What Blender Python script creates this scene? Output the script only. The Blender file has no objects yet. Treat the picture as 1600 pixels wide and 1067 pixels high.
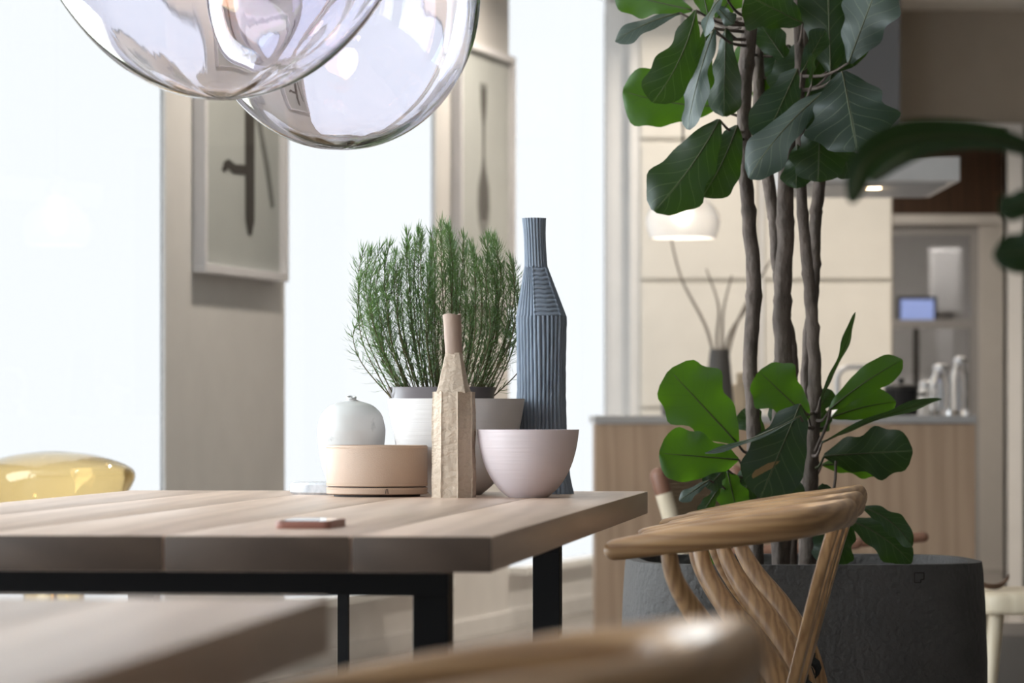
import bpy, bmesh, math, random
from mathutils import Vector, Matrix, Quaternion, noise

# ------------------------------------------------------------------ camera
F = 6000.0            # focal length in pixels of the 1600 px wide frame (135 mm on 36 mm)
HY = 655.0            # image row of the horizon
H = 0.885             # eye height
scene = bpy.context.scene
C = scene.collection
cam_d = bpy.data.cameras.new('camera')
cam = bpy.data.objects.new('camera', cam_d); C.objects.link(cam)
cam.location = (0, 0, H); cam.rotation_euler = (math.pi/2, 0, 0)
cam_d.sensor_width = 36; cam_d.lens = 135
cam_d.shift_y = (HY - 533.5)/1600
cam_d.clip_start = 0.05; cam_d.clip_end = 200
cam_d.dof.use_dof = True; cam_d.dof.focus_distance = 6.68; cam_d.dof.aperture_fstop = 7.6
scene.camera = cam

# ------------------------------------------------------------------ world and exposure
SKY = 8.0
w = bpy.data.worlds.new('sky'); scene.world = w; w.use_nodes = True
bg = w.node_tree.nodes['Background']
bg.inputs[0].default_value = (0.87, 0.945, 1.0, 1); bg.inputs[1].default_value = SKY
scene.view_settings.view_transform = 'Standard'
scene.view_settings.look = 'None'
scene.view_settings.gamma = 1.0
scene.view_settings.use_curve_mapping = False
scene.view_settings.exposure = 0.14
scene.cycles.max_bounces = 14
scene.cycles.diffuse_bounces = 6
scene.cycles.transmission_bounces = 12
scene.cycles.transparent_max_bounces = 16

R = math.radians
def P(x, y, d):
    return Vector(((x-800)/F*d, d, H-(y-HY)/F*d))
def PX(x, d): return (x-800)/F*d

# the window wall runs along X = WK*Y - WB
WK, WB = 0.25, 4.088
WANG = math.atan(WK)
def wall_y(px): return WB/(WK-(px-800)/F)
CEIL = 2.87
Y0, Y1 = -3.0, 18.65
XR = 5.2

# ------------------------------------------------------------------ materials
def nodes_of(name):
    m = bpy.data.materials.new(name); m.use_nodes = True
    nt = m.node_tree
    return m, nt, nt.nodes['Principled BSDF']
def mat(name, col, rough=0.5, metal=0.0, spec=0.5, coat=0.0, bump=None, var=None, **kw):
    """plain procedural material: colour with a soft noise variation and optional fine relief"""
    m, nt, b = nodes_of(name)
    b.inputs['Roughness'].default_value = rough
    b.inputs['Metallic'].default_value = metal
    b.inputs['Specular IOR Level'].default_value = spec
    b.inputs['Coat Weight'].default_value = coat
    tc = nt.nodes.new('ShaderNodeTexCoord')
    if var is None: var = (6.0, 0.08)
    n = nt.nodes.new('ShaderNodeTexNoise'); n.inputs['Scale'].default_value = var[0]; n.inputs['Detail'].default_value = 4
    nt.links.new(tc.outputs['Object'], n.inputs['Vector'])
    mx = nt.nodes.new('ShaderNodeMix'); mx.data_type = 'RGBA'
    k = var[1]
    mx.inputs[6].default_value = tuple(c*(1-k) for c in col)+(1,)
    mx.inputs[7].default_value = tuple(min(1, c*(1+k)) for c in col)+(1,)
    nt.links.new(n.outputs[0], mx.inputs[0]); nt.links.new(mx.outputs[2], b.inputs['Base Color'])
    if bump:
        n2 = nt.nodes.new('ShaderNodeTexNoise'); n2.inputs['Scale'].default_value = bump[0]; n2.inputs['Detail'].default_value = 6
        mp = nt.nodes.new('ShaderNodeMapping')
        if len(bump) > 2: mp.inputs['Scale'].default_value = bump[2]
        nt.links.new(tc.outputs['Object'], mp.inputs[0]); nt.links.new(mp.outputs[0], n2.inputs['Vector'])
        bp = nt.nodes.new('ShaderNodeBump'); bp.inputs['Strength'].default_value = bump[1]; bp.inputs['Distance'].default_value = kw.get('bdist', 0.01)
        nt.links.new(n2.outputs[0], bp.inputs['Height']); nt.links.new(bp.outputs[0], b.inputs['Normal'])
    return m
def wood(name, light, dark, stretch=(1.2, 22, 22), rough=0.45, ring=6.0, coat=0.0, contrast=1.0, rnd=0.0):
    m, nt, b = nodes_of(name)
    b.inputs['Roughness'].default_value = rough; b.inputs['Coat Weight'].default_value = coat
    b.inputs['Coat Roughness'].default_value = 0.25
    tc = nt.nodes.new('ShaderNodeTexCoord')
    oi = nt.nodes.new('ShaderNodeObjectInfo')
    ad = nt.nodes.new('ShaderNodeVectorMath'); ad.operation = 'ADD'
    sc = nt.nodes.new('ShaderNodeVectorMath'); sc.operation = 'SCALE'; sc.inputs['Scale'].default_value = 7.0
    cmb = nt.nodes.new('ShaderNodeCombineXYZ')
    for i in range(3): nt.links.new(oi.outputs['Random'], cmb.inputs[i])
    nt.links.new(cmb.outputs[0], sc.inputs[0])
    nt.links.new(tc.outputs['Object'], ad.inputs[0]); nt.links.new(sc.outputs[0], ad.inputs[1])
    mp = nt.nodes.new('ShaderNodeMapping'); mp.inputs['Scale'].default_value = stretch
    nt.links.new(ad.outputs[0], mp.inputs[0])
    n1 = nt.nodes.new('ShaderNodeTexNoise'); n1.inputs['Scale'].default_value = 3.2; n1.inputs['Detail'].default_value = 7; n1.inputs['Roughness'].default_value = 0.6
    n1.inputs['Distortion'].default_value = 0.5
    nt.links.new(mp.outputs[0], n1.inputs['Vector'])
    mp2 = nt.nodes.new('ShaderNodeMapping'); mp2.inputs['Scale'].default_value = tuple(s*0.30 for s in stretch)
    nt.links.new(ad.outputs[0], mp2.inputs[0])
    wv = nt.nodes.new('ShaderNodeTexWave'); wv.wave_type = 'BANDS'; wv.bands_direction = 'DIAGONAL'; wv.inputs['Scale'].default_value = ring/3
    wv.inputs['Distortion'].default_value = 7; wv.inputs['Detail'].default_value = 3; wv.inputs['Detail Scale'].default_value = 1.2
    nt.links.new(mp2.outputs[0], wv.inputs['Vector'])
    mt = nt.nodes.new('ShaderNodeMath'); mt.operation = 'MULTIPLY_ADD'; mt.inputs[1].default_value = 0.45; 
    nt.links.new(wv.outputs[1], mt.inputs[0]); 
    m2 = nt.nodes.new('ShaderNodeMath'); m2.operation = 'MULTIPLY'; m2.inputs[1].default_value = 0.6
    nt.links.new(n1.outputs[0], m2.inputs[0]); nt.links.new(m2.outputs[0], mt.inputs[2])
    cr = nt.nodes.new('ShaderNodeValToRGB')
    cr.color_ramp.elements[0].position = 0.5-0.35/contrast; cr.color_ramp.elements[1].position = 0.5+0.30/contrast
    cr.color_ramp.elements[0].color = (*dark, 1); cr.color_ramp.elements[1].color = (*light, 1)
    nt.links.new(mt.outputs[0], cr.inputs[0])
    hs = nt.nodes.new('ShaderNodeHueSaturation')
    if rnd:
        mr = nt.nodes.new('ShaderNodeMapRange'); mr.inputs[3].default_value = 1-rnd; mr.inputs[4].default_value = 1+rnd
        nt.links.new(oi.outputs['Random'], mr.inputs[0]); nt.links.new(mr.outputs[0], hs.inputs['Value'])
    nt.links.new(cr.outputs[0], hs.inputs['Color']); nt.links.new(hs.outputs[0], b.inputs['Base Color'])
    bp = nt.nodes.new('ShaderNodeBump'); bp.inputs['Strength'].default_value = 0.12; bp.inputs['Distance'].default_value = 0.002
    nt.links.new(n1.outputs[0], bp.inputs['Height']); nt.links.new(bp.outputs[0], b.inputs['Normal'])
    return m
def glass(name, col, rough=0.0, ior=1.45, film=0.0):
    m, nt, b = nodes_of(name)
    b.inputs['Base Color'].default_value = (*col, 1); b.inputs['Roughness'].default_value = rough
    b.inputs['Transmission Weight'].default_value = 1.0; b.inputs['IOR'].default_value = ior
    if film:
        b.inputs['Thin Film Thickness'].default_value = film; b.inputs['Thin Film IOR'].default_value = 1.33
    return m
def pane_mat(name, tint=(1, 1, 1), gloss=0.06):
    m = bpy.data.materials.new(name); m.use_nodes = True; nt = m.node_tree
    nt.nodes.remove(nt.nodes['Principled BSDF'])
    t = nt.nodes.new('ShaderNodeBsdfTransparent'); t.inputs[0].default_value = (*tint, 1)
    g = nt.nodes.new('ShaderNodeBsdfGlossy'); g.inputs['Roughness'].default_value = 0.02
    mx = nt.nodes.new('ShaderNodeMixShader'); mx.inputs[0].default_value = gloss
    nt.links.new(t.outputs[0], mx.inputs[1]); nt.links.new(g.outputs[0], mx.inputs[2])
    nt.links.new(mx.outputs[0], nt.nodes['Material Output'].inputs[0])
    return m
def emit(name, col, s):
    m, nt, b = nodes_of(name)
    b.inputs['Base Color'].default_value = (*col, 1)
    b.inputs['Emission Color'].default_value = (*col, 1); b.inputs['Emission Strength'].default_value = s
    return m
def leaf_mat(name, front, vein, trans=0.3, rough=0.38, spot=None):
    m, nt, b = nodes_of(name)
    uv = nt.nodes.new('ShaderNodeUVMap'); uv.uv_map = 'leaf'
    sp = nt.nodes.new('ShaderNodeSeparateXYZ'); nt.links.new(uv.outputs[0], sp.inputs[0])
    def M(op, a, b_=None, c=None):
        n = nt.nodes.new('ShaderNodeMath'); n.operation = op
        for i, v in enumerate((a, b_, c)):
            if v is None: continue
            if isinstance(v, (int, float)): n.inputs[i].default_value = v
            else: nt.links.new(v, n.inputs[i])
        return n.outputs[0]
    au = M('ABSOLUTE', sp.outputs[0])
    mid = M('LESS_THAN', au, 0.035)
    side = M('FRACT', M('MULTIPLY_ADD', sp.outputs[1], 7.0, M('MULTIPLY', M('POWER', au, 0.85), -1.9)))
    sv = M('LESS_THAN', M('ABSOLUTE', M('SUBTRACT', side, 0.5)), M('MULTIPLY_ADD', au, -0.05, 0.065))
    v = M('MAXIMUM', mid, M('MULTIPLY', sv, 0.6))
    tc = nt.nodes.new('ShaderNodeTexCoord')
    n = nt.nodes.new('ShaderNodeTexNoise'); n.inputs['Scale'].default_value = 14; nt.links.new(tc.outputs['Object'], n.inputs['Vector'])
    mx0 = nt.nodes.new('ShaderNodeMix'); mx0.data_type = 'RGBA'
    mx0.inputs[6].default_value = tuple(c*0.8 for c in front)+(1,); mx0.inputs[7].default_value = tuple(c*1.2 for c in front)+(1,)
    nt.links.new(n.outputs[0], mx0.inputs[0])
    mx = nt.nodes.new('ShaderNodeMix'); mx.data_type = 'RGBA'
    nt.links.new(v, mx.inputs[0]); nt.links.new(mx0.outputs[2], mx.inputs[6]); mx.inputs[7].default_value = (*vein, 1)
    colr = mx.outputs[2]
    if spot:      # a dry brown patch on the blade
        n3 = nt.nodes.new('ShaderNodeTexNoise'); n3.inputs['Scale'].default_value = 60; nt.links.new(tc.outputs['Object'], n3.inputs['Vector'])
        du = M('SUBTRACT', sp.outputs[0], spot[0]); dv = M('MULTIPLY', M('SUBTRACT', sp.outputs[1], spot[1]), 2.6)
        skew = M('ADD', du, M('MULTIPLY', dv, 1.1))
        dist = M('SQRT', M('ADD', M('POWER', du, 2.0), M('POWER', M('MULTIPLY', skew, 2.4), 2.0)))
        k = M('LESS_THAN', M('ADD', dist, M('MULTIPLY', n3.outputs[0], .35)), .52)
        mx3 = nt.nodes.new('ShaderNodeMix'); mx3.data_type = 'RGBA'; nt.links.new(k, mx3.inputs[0]); nt.links.new(colr, mx3.inputs[6]); mx3.inputs[7].default_value = (.27, .14, .075, 1)
        colr = mx3.outputs[2]
    nt.links.new(colr, b.inputs['Base Color'])
    b.inputs['Roughness'].default_value = rough; b.inputs['Specular IOR Level'].default_value = 0.5
    bp = nt.nodes.new('ShaderNodeBump'); bp.inputs['Strength'].default_value = 0.35; bp.inputs['Distance'].default_value = 0.004
    nt.links.new(v, bp.inputs['Height']); nt.links.new(bp.outputs[0], b.inputs['Normal'])
    tr = nt.nodes.new('ShaderNodeBsdfTranslucent')
    hs = nt.nodes.new('ShaderNodeMix'); hs.data_type = 'RGBA'; hs.blend_type = 'MULTIPLY'; hs.inputs[0].default_value = 0.0
    tr.inputs[0].default_value = (0.13, 0.30, 0.012, 1)
    ms = nt.nodes.new('ShaderNodeMixShader'); ms.inputs[0].default_value = trans
    nt.links.new(b.outputs[0], ms.inputs[1]); nt.links.new(tr.outputs[0], ms.inputs[2])
    nt.links.new(ms.outputs[0], nt.nodes['Material Output'].inputs[0])
    return m

M = {}
M['wall'] = mat('wall_paint', (0.72, 0.705, 0.685), 0.8, bump=(120, 0.05))
M['wall_warm'] = mat('wall_paint_warm', (0.40, 0.355, 0.30), 0.8)
M['wall_dark'] = mat('wall_paint_fill_cut', (0.13, 0.115, 0.10), 0.8)  # unseen right and front walls, darkened to cut fill light
M['parapet'] = mat('parapet_white', (0.90, 0.89, 0.88), 0.7)
M['ceiling'] = mat('ceiling_paint', (0.78, 0.76, 0.72), 0.85)
M['floor'] = mat('floor_concrete', (0.25, 0.232, 0.215), 0.25, var=(1.5, 0.12), bump=(30, 0.03))
M['sill'] = mat('sill_white', (0.82, 0.82, 0.80), 0.4)
M['pane'] = pane_mat('window_glass', (0.99, 1, 1), 0.04)
VT = math.sqrt(1.0/SKY)     # added tint dims the three windows in view down to white
M['pane_dimmed'] = pane_mat('window_glass_dimmed', (VT*1.03, VT*1.012, VT), 0.04)
M['white'] = mat('white_lacquer', (0.80, 0.79, 0.78), 0.35)
M['cream'] = mat('cream_lacquer', (0.72, 0.69, 0.63), 0.45)
M['steel'] = mat('brushed_steel', (0.72, 0.72, 0.73), 0.42, metal=0.75, bump=(200, 0.03, (1, 1, 30)))
M['duct'] = mat('grey_duct', (0.16, 0.155, 0.16), 0.5)
M['darkwood'] = wood('dark_brown_veneer', (0.085, 0.045, 0.025), (0.05, 0.026, 0.014), (22, 22, 1.2))
M['island'] = wood('island_oak_veneer', (0.50, 0.365, 0.26), (0.40, 0.285, 0.20), (16, 16, 0.9), 0.5)
M['counter'] = mat('grey_counter', (0.42, 0.42, 0.43), 0.3)
M['oak'] = wood('table_oak', (0.55, 0.40, 0.31), (0.42, 0.29, 0.215), (20, 1.1, 20), 0.34, rnd=0.05, ring=5)
M['chair_oak'] = wood('chair_oak', (0.46, 0.265, 0.122), (0.22, 0.105, 0.042), (2.2, 9, 44), 0.40, coat=0.18, ring=9, contrast=0.95)
M['leg_oak'] = wood('chair_leg_oak', (0.46, 0.265, 0.122), (0.22, 0.105, 0.042), (46, 46, 2.6), 0.40, coat=0.18, ring=9, contrast=0.95)
M['end_grain_shaded'] = wood('table_oak_end_grain_shaded', (0.098, 0.064, 0.046), (0.068, 0.043, 0.031), (5, 5, 9), 0.5, ring=7)  # end grain, with the shade of the table front put into its colour
M['black_steel'] = mat('black_steel', (0.006, 0.006, 0.007), 0.55, spec=0.25)
M['cord'] = mat('black_paper_cord', (0.012, 0.012, 0.012), 0.7, bump=(60, 0.8, (1, 12, 1)))
M['concrete'] = mat('fibre_concrete', (0.062, 0.056, 0.053), 0.75, var=(9, 0.35), bump=(70, 1.0), bdist=0.006)
M['soil'] = mat('soil', (0.02, 0.014, 0.010), 0.95, bump=(60, 0.8))
M['bark'] = mat('fig_bark', (0.105, 0.078, 0.063), 0.8, var=(26, 0.7), bump=(45, 1.0, (1, 1, 0.5)))
M['petiole'] = mat('petiole', (0.05, 0.055, 0.018), 0.5)
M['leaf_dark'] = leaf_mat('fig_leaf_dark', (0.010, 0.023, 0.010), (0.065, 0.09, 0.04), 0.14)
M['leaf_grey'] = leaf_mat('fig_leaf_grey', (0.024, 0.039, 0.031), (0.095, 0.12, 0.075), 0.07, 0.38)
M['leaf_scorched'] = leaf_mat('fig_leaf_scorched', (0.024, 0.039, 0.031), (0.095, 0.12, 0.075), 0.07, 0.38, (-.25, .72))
M['leaf_shade'] = leaf_mat('fig_leaf_shaded', (0.010, 0.024, 0.010), (0.02, 0.04, 0.015), 0.02, 0.5)  # copy of the dark fig leaf with shade put into its colour
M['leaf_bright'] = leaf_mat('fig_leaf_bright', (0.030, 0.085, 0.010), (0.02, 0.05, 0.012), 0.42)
M['lilac_glass'] = glass('lilac_glass', (0.935, 0.925, 0.99), 0.0, 1.42, 320)
M['amber_glass'] = glass('amber_glass', (0.94, 0.80, 0.52), 0.0, 1.45)
M['milk_glass'] = glass('milky_glass', (0.93, 0.95, 0.98), 0.35, 1.3)
M['milk_glass'].node_tree.nodes['Principled BSDF'].inputs['Transmission Weight'].default_value = .55
M['clear_glass'] = glass('clear_glass', (0.97, 0.98, 1.0), 0.02)
M['brass'] = mat('brass', (0.70, 0.48, 0.25), 0.3, metal=1.0)
M['bulb'] = emit('bulb_glow', (1.0, 0.72, 0.42), 14)
M['bulb_soft'] = emit('bulb_soft_glow', (1.0, 0.70, 0.42), 0.5)
M['down'] = emit('downlight_glow', (1.0, 0.80, 0.58), 8)
M['flex'] = mat('black_flex', (0.02, 0.02, 0.02), 0.5)
M['porcelain'] = mat('bowl_porcelain', (0.68, 0.60, 0.62), 0.42, bump=(14, 0.22, (0.4, 0.4, 26)), bdist=0.003)
M['porcelain2'] = mat('bowl_porcelain_white', (0.62, 0.59, 0.575), 0.42, bump=(14, 0.22, (0.4, 0.4, 26)), bdist=0.003)
M['leather'] = mat('tan_leather', (0.47, 0.335, 0.25), 0.55, bump=(420, 0.25), var=(8, 0.06), bdist=0.002)
M['thread'] = mat('thread', (0.62, 0.45, 0.32), 0.7)
M['dark_base'] = mat('dark_base', (0.03, 0.02, 0.016), 0.6)
M['slate_clay'] = mat('slate_blue_clay', (0.205, 0.24, 0.295), 0.75, var=(20, 0.18), bump=(160, 0.3), bdist=0.002)
M['taupe_clay'] = mat('taupe_clay', (0.50, 0.40, 0.31), 0.75, var=(14, 0.15), bump=(70, 0.8, (1, 1, 1.6)), bdist=0.007)
M['taupe_neck'] = mat('taupe_neck_clay', (0.36, 0.265, 0.21), 0.7, bump=(60, 0.3), bdist=0.003)
M['pot'] = mat('grey_glazed_pot', (0.17, 0.15, 0.155), 0.28)
M['rose_stem'] = mat('rosemary_stem', (0.10, 0.085, 0.035), 0.8)
def needle_mat():
    m, nt, b = nodes_of('rosemary_needle')
    tc = nt.nodes.new('ShaderNodeTexCoord'); n = nt.nodes.new('ShaderNodeTexNoise'); n.inputs['Scale'].default_value = 40
    nt.links.new(tc.outputs['Object'], n.inputs['Vector'])
    cr = nt.nodes.new('ShaderNodeValToRGB'); cr.color_ramp.elements[0].position = .3; cr.color_ramp.elements[1].position = .72
    cr.color_ramp.elements[0].color = (0.045, 0.095, 0.03, 1); cr.color_ramp.elements[1].color = (0.19, 0.29, 0.13, 1)
    nt.links.new(n.outputs[0], cr.inputs[0]); nt.links.new(cr.outputs[0], b.inputs['Base Color']); b.inputs['Roughness'].default_value = .45
    tr = nt.nodes.new('ShaderNodeBsdfTranslucent'); tr.inputs[0].default_value = (0.16, 0.28, 0.06, 1)
    ms = nt.nodes.new('ShaderNodeMixShader'); ms.inputs[0].default_value = 0.3
    nt.links.new(b.outputs[0], ms.inputs[1]); nt.links.new(tr.outputs[0], ms.inputs[2]); nt.links.new(ms.outputs[0], nt.nodes['Material Output'].inputs[0])
    return m
M['needle'] = needle_mat()
def marble(name, a, v, scale, lo, hi):
    m, nt, b = nodes_of(name); b.inputs['Roughness'].default_value = 0.35
    tc = nt.nodes.new('ShaderNodeTexCoord'); n = nt.nodes.new('ShaderNodeTexNoise'); n.inputs['Scale'].default_value = scale
    n.inputs['Detail'].default_value = 8; n.inputs['Distortion'].default_value = 1.6; n.inputs['Roughness'].default_value = .6
    nt.links.new(tc.outputs['Object'], n.inputs['Vector'])
    cr = nt.nodes.new('ShaderNodeValToRGB'); e = cr.color_ramp.elements
    e[0].position = lo; e[0].color = (*v, 1); e[1].position = hi; e[1].color = (*a, 1)
    nt.links.new(n.outputs[0], cr.inputs[0]); nt.links.new(cr.outputs[0], b.inputs['Base Color'])
    return m
M['vase'] = marble('white_marbled_ceramic', (0.52, 0.51, 0.50), (0.20, 0.195, 0.195), 13, 0.26, 0.40)
M['slab'] = marble('grey_white_marble', (0.48, 0.48, 0.50), (0.29, 0.30, 0.33), 22, 0.35, 0.6)
M['phone_case'] = mat('rose_case', (0.34, 0.15, 0.115), 0.4)
M['screen'] = mat('phone_screen', (0.02, 0.02, 0.03), 0.04, spec=0.8)
M['print'] = mat('print_paper', (0.52, 0.545, 0.525), 0.6)
M['ink'] = mat('print_ink', (0.055, 0.05, 0.045), 0.6)
M['ink2'] = mat('print_ink_soft', (0.20, 0.205, 0.195), 0.6)
M['frame'] = mat('frame_white', (0.72, 0.71, 0.73), 0.45)
M['grey_vase'] = mat('dark_grey_vase', (0.075, 0.072, 0.07), 0.5)
M['twig'] = mat('dry_twig', (0.30, 0.26, 0.22), 0.8)
M['pale_wood'] = wood('pale_ash', (0.66, 0.56, 0.42), (0.55, 0.45, 0.32), (20, 20, 1.5), 0.5)
M['weave'] = mat('woven_cord', (0.30, 0.215, 0.135), 0.75, bump=(60, 0.8, (1, 1, 8)))
M['brown_leather'] = mat('brown_leather', (0.20, 0.095, 0.06), 0.45)
M['grey_fabric'] = mat('brown_grey_fabric', (0.135, 0.115, 0.10), 0.85, bump=(300, 0.4))
M['black_pot'] = mat('black_cookpot', (0.01, 0.01, 0.012), 0.35)
M['glow_blue'] = emit('reflection_glow_blue', (0.45, 0.55, 0.95), 0.9)
M['dead_leaf'] = mat('dry_leaf', (0.09, 0.045, 0.025), 0.6)
M['necrosis'] = mat('leaf_scorch', (0.30, 0.15, 0.075), 0.8)

# ------------------------------------------------------------------ mesh helpers
class MB:
    def __init__(self): self.v = []; self.f = []; self.m = []; self.uv = {}
    def add(self, vs, fs, mi=0):
        o = len(self.v); self.v += [Vector(p) for p in vs]
        for f in fs: self.f.append([i+o for i in f]); self.m.append(mi)
        return o
    def box(self, a, b, T=None, mi=0):
        (x0, y0, z0), (x1, y1, z1) = a, b
        vs = [Vector(p) for p in ((x0,y0,z0),(x1,y0,z0),(x1,y1,z0),(x0,y1,z0),(x0,y0,z1),(x1,y0,z1),(x1,y1,z1),(x0,y1,z1))]
        if T: vs = [T @ p for p in vs]
        self.add(vs, [(0,3,2,1),(4,5,6,7),(0,1,5,4),(1,2,6,5),(2,3,7,6),(3,0,4,7)], mi)
    def tube(self, pts, rad, n=10, mi=0, flat=None, ref=None, cap=True, dome=0):
        """swept tube; rad: number, list, or list of (ra, rb) with ra along ref"""
        pts = [Vector(p) for p in pts]; N = len(pts)
        if not isinstance(rad, (list, tuple)): rad = [rad]*N
        rr = [(r, r) if not isinstance(r, (list, tuple)) else r for r in rad]
        if dome:
            d0 = (pts[0]-pts[1]).normalized(); d1 = (pts[-1]-pts[-2]).normalized()
            a, b = [], []; ra, rb = [], []
            for k in range(dome, 0, -1):
                s = math.sin(k/dome*math.pi/2*0.96); c = math.cos(k/dome*math.pi/2*0.96)
                a.append(pts[0]+d0*s*rr[0][0]); ra.append((rr[0][0]*c, rr[0][1]*c))
            for k in range(1, dome+1):
                s = math.sin(k/dome*math.pi/2*0.96); c = math.cos(k/dome*math.pi/2*0.96)
                b.append(pts[-1]+d1*s*rr[-1][0]); rb.append((rr[-1][0]*c, rr[-1][1]*c))
            pts = a+pts+b; rr = ra+rr+rb; N = len(pts)
        vs = []; u = None
        for i, p in enumerate(pts):
            t = (pts[min(i+1, N-1)]-pts[max(i-1, 0)]).normalized()
            if ref is not None: u = (Vector(ref)-t*t.dot(Vector(ref))).normalized()
            elif u is None:
                u = t.orthogonal().normalized()
            else:
                u = (u-t*u.dot(t)).normalized()
            q = t.cross(u)
            for k in range(n):
                a = 2*math.pi*k/n
                vs.append(p+u*math.cos(a)*rr[i][0]+q*math.sin(a)*rr[i][1])
        fs = []
        for i in range(N-1):
            for k in range(n):
                fs.append((i*n+k, i*n+(k+1)%n, (i+1)*n+(k+1)%n, (i+1)*n+k))
        if cap:
            fs.append(tuple(range(n-1, -1, -1))); fs.append(tuple((N-1)*n+k for k in range(n)))
        self.add(vs, fs, mi)
    def lathe(self, prof, n=48, c=(0, 0, 0), mi=0, fn=None, closed=False):
        vs = []
        for i, (r, z) in enumerate(prof):
            for k in range(n):
                a = 2*math.pi*k/n
                rr, zz = (r, z) if fn is None else fn(r, z, a, i)
                vs.append((c[0]+rr*math.cos(a), c[1]+rr*math.sin(a), c[2]+zz))
        N = len(prof); fs = []
        for i in range(N-1 if not closed else N):
            j = (i+1) % N
            for k in range(n):
                fs.append((i*n+k, i*n+(k+1)%n, j*n+(k+1)%n, j*n+k))
        if not closed:
            fs.append(tuple(range(n-1, -1, -1))); fs.append(tuple((N-1)*n+k for k in range(n)))
        self.add(vs, fs, mi)
    def build(self, name, mats, parent=None, smooth=True, angle=40, loc=None, bevel=0):
        me = bpy.data.meshes.new(name)
        me.from_pydata([tuple(p) for p in self.v], [], self.f)
        if not isinstance(mats, (list, tuple)): mats = [mats]
        for mm in mats: me.materials.append(M[mm] if isinstance(mm, str) else mm)
        me.polygons.foreach_set('material_index', self.m)
        bm = bmesh.new(); bm.from_mesh(me); bmesh.ops.recalc_face_normals(bm, faces=bm.faces)
        if bevel:
            bmesh.ops.bevel(bm, geom=[e for e in bm.edges if len(e.link_faces) == 2 and e.calc_face_angle(0) > 0.6], offset=bevel, segments=2, profile=0.5, affect='EDGES')
        bm.to_mesh(me); bm.free()
        if smooth:
            me.polygons.foreach_set('use_smooth', [True]*len(me.polygons))
            me.set_sharp_from_angle(angle=R(angle))
        o = bpy.data.objects.new(name, me); C.objects.link(o)
        if parent is not None: o.parent = parent
        if loc is not None: o.location = loc
        return o
def tag(o, label, cat, group=None):
    o['label'] = label; o['category'] = cat
    if group: o['group'] = group
    return o
def thing(name, label, cat, loc=(0, 0, 0), rz=0, group=None):
    o = bpy.data.objects.new(name, None); C.objects.link(o); o.empty_display_size = 0.05
    o.location = loc; o.rotation_euler = (0, 0, rz)
    return tag(o, label, cat, group)
def struct(o): o['kind'] = 'structure'; return o
def copy_tree(o, parent=None):
    c = o.copy(); C.objects.link(c); c.parent = parent
    for ch in list(o.children): copy_tree(ch, c)
    return c
def smooth_path(pts, n=8):
    pts = [Vector(p) for p in pts]; out = []
    for i in range(len(pts)-1):
        p0 = pts[max(i-1, 0)]; p1 = pts[i]; p2 = pts[i+1]; p3 = pts[min(i+2, len(pts)-1)]
        for k in range(n):
            t = k/n
            out.append(0.5*((2*p1)+(p2-p0)*t+(2*p0-5*p1+4*p2-p3)*t*t+(3*p1-p0-3*p2+p3)*t**3))
    out.append(pts[-1]); return out
def lerp_list(vals, n):
    out = []
    for i in range(n):
        t = i/(n-1)*(len(vals)-1); k = min(int(t), len(vals)-2); f = t-k
        a, b = vals[k], vals[k+1]
        out.append(tuple(x+(y-x)*f for x, y in zip(a, b)) if isinstance(a, (tuple, list)) else a+(b-a)*f)
    return out
def smooth_profile(prof, n=6):
    return [(p.x, p.y) for p in smooth_path([(r, z, 0) for r, z in prof], n)]

# ================================================================== THE ROOM
def slab(z0, z1):
    m_ = MB(); ya, yb = Y0-.12, 25.7; e = .03
    out = [(WK*ya-WB-e, ya), (XR+.12, ya), (XR+.12, yb), (.9, yb), (.9, Y1), (WK*Y1-WB-e, Y1)]
    n = len(out); m_.add([(x, y, z0) for x, y in out]+[(x, y, z1) for x, y in out], [tuple(range(n-1, -1, -1)), tuple(range(n, 2*n))]+[(i, (i+1) % n, n+(i+1) % n, n+i) for i in range(n)])
    return m_
struct(slab(-.1, 0).build('floor', 'floor', smooth=False))
struct(slab(CEIL, CEIL+.15).build('ceiling', 'ceiling', smooth=False))
# window wall, in its own frame: u along the wall, v into the room
wall_T = Matrix.Translation((-WB, 0, 0)) @ Matrix.Rotation(math.pi/2-WANG, 4, 'Z')   # local x = along wall (+Y-ish), local -y = room side
S = math.sqrt(1+WK*WK)
def U(y): return y*S
wins = [(1.30, 3.30), (4.40, 6.40), (7.00, 8.80), (wall_y(258)-1.92, wall_y(258)), (wall_y(445), wall_y(680)), (wall_y(795), wall_y(950))]  # first three are unseen, left clear and placed to light the room
SILL, TH = 0.257, 0.016
mb = MB()
edges = [Y0-0.3]+[e for wn in wins for e in wn]+[Y1+0.15]
for i in range(0, len(edges), 2):
    mb.box((U(edges[i]), 0, 0), (U(edges[i+1]), TH, CEIL))
struct(mb.build('wall_left', 'wall', smooth=False)).matrix_world = wall_T
mb = MB()
for a, b in wins:
    mb.box((U(a), 0, 0), (U(b), TH, SILL-0.03))
struct(mb.build('wall_parapet', 'parapet', smooth=False)).matrix_world = wall_T
mb = MB()
for i in range(0, len(edges), 2): mb.box((U(edges[i]), -0.012, 0), (U(edges[i+1]), 0, 0.07))
for a, b in wins: mb.box((U(a), -0.012, 0), (U(b), 0, 0.07))
struct(mb.build('baseboard_left', 'white', smooth=False)).matrix_world = wall_T
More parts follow.
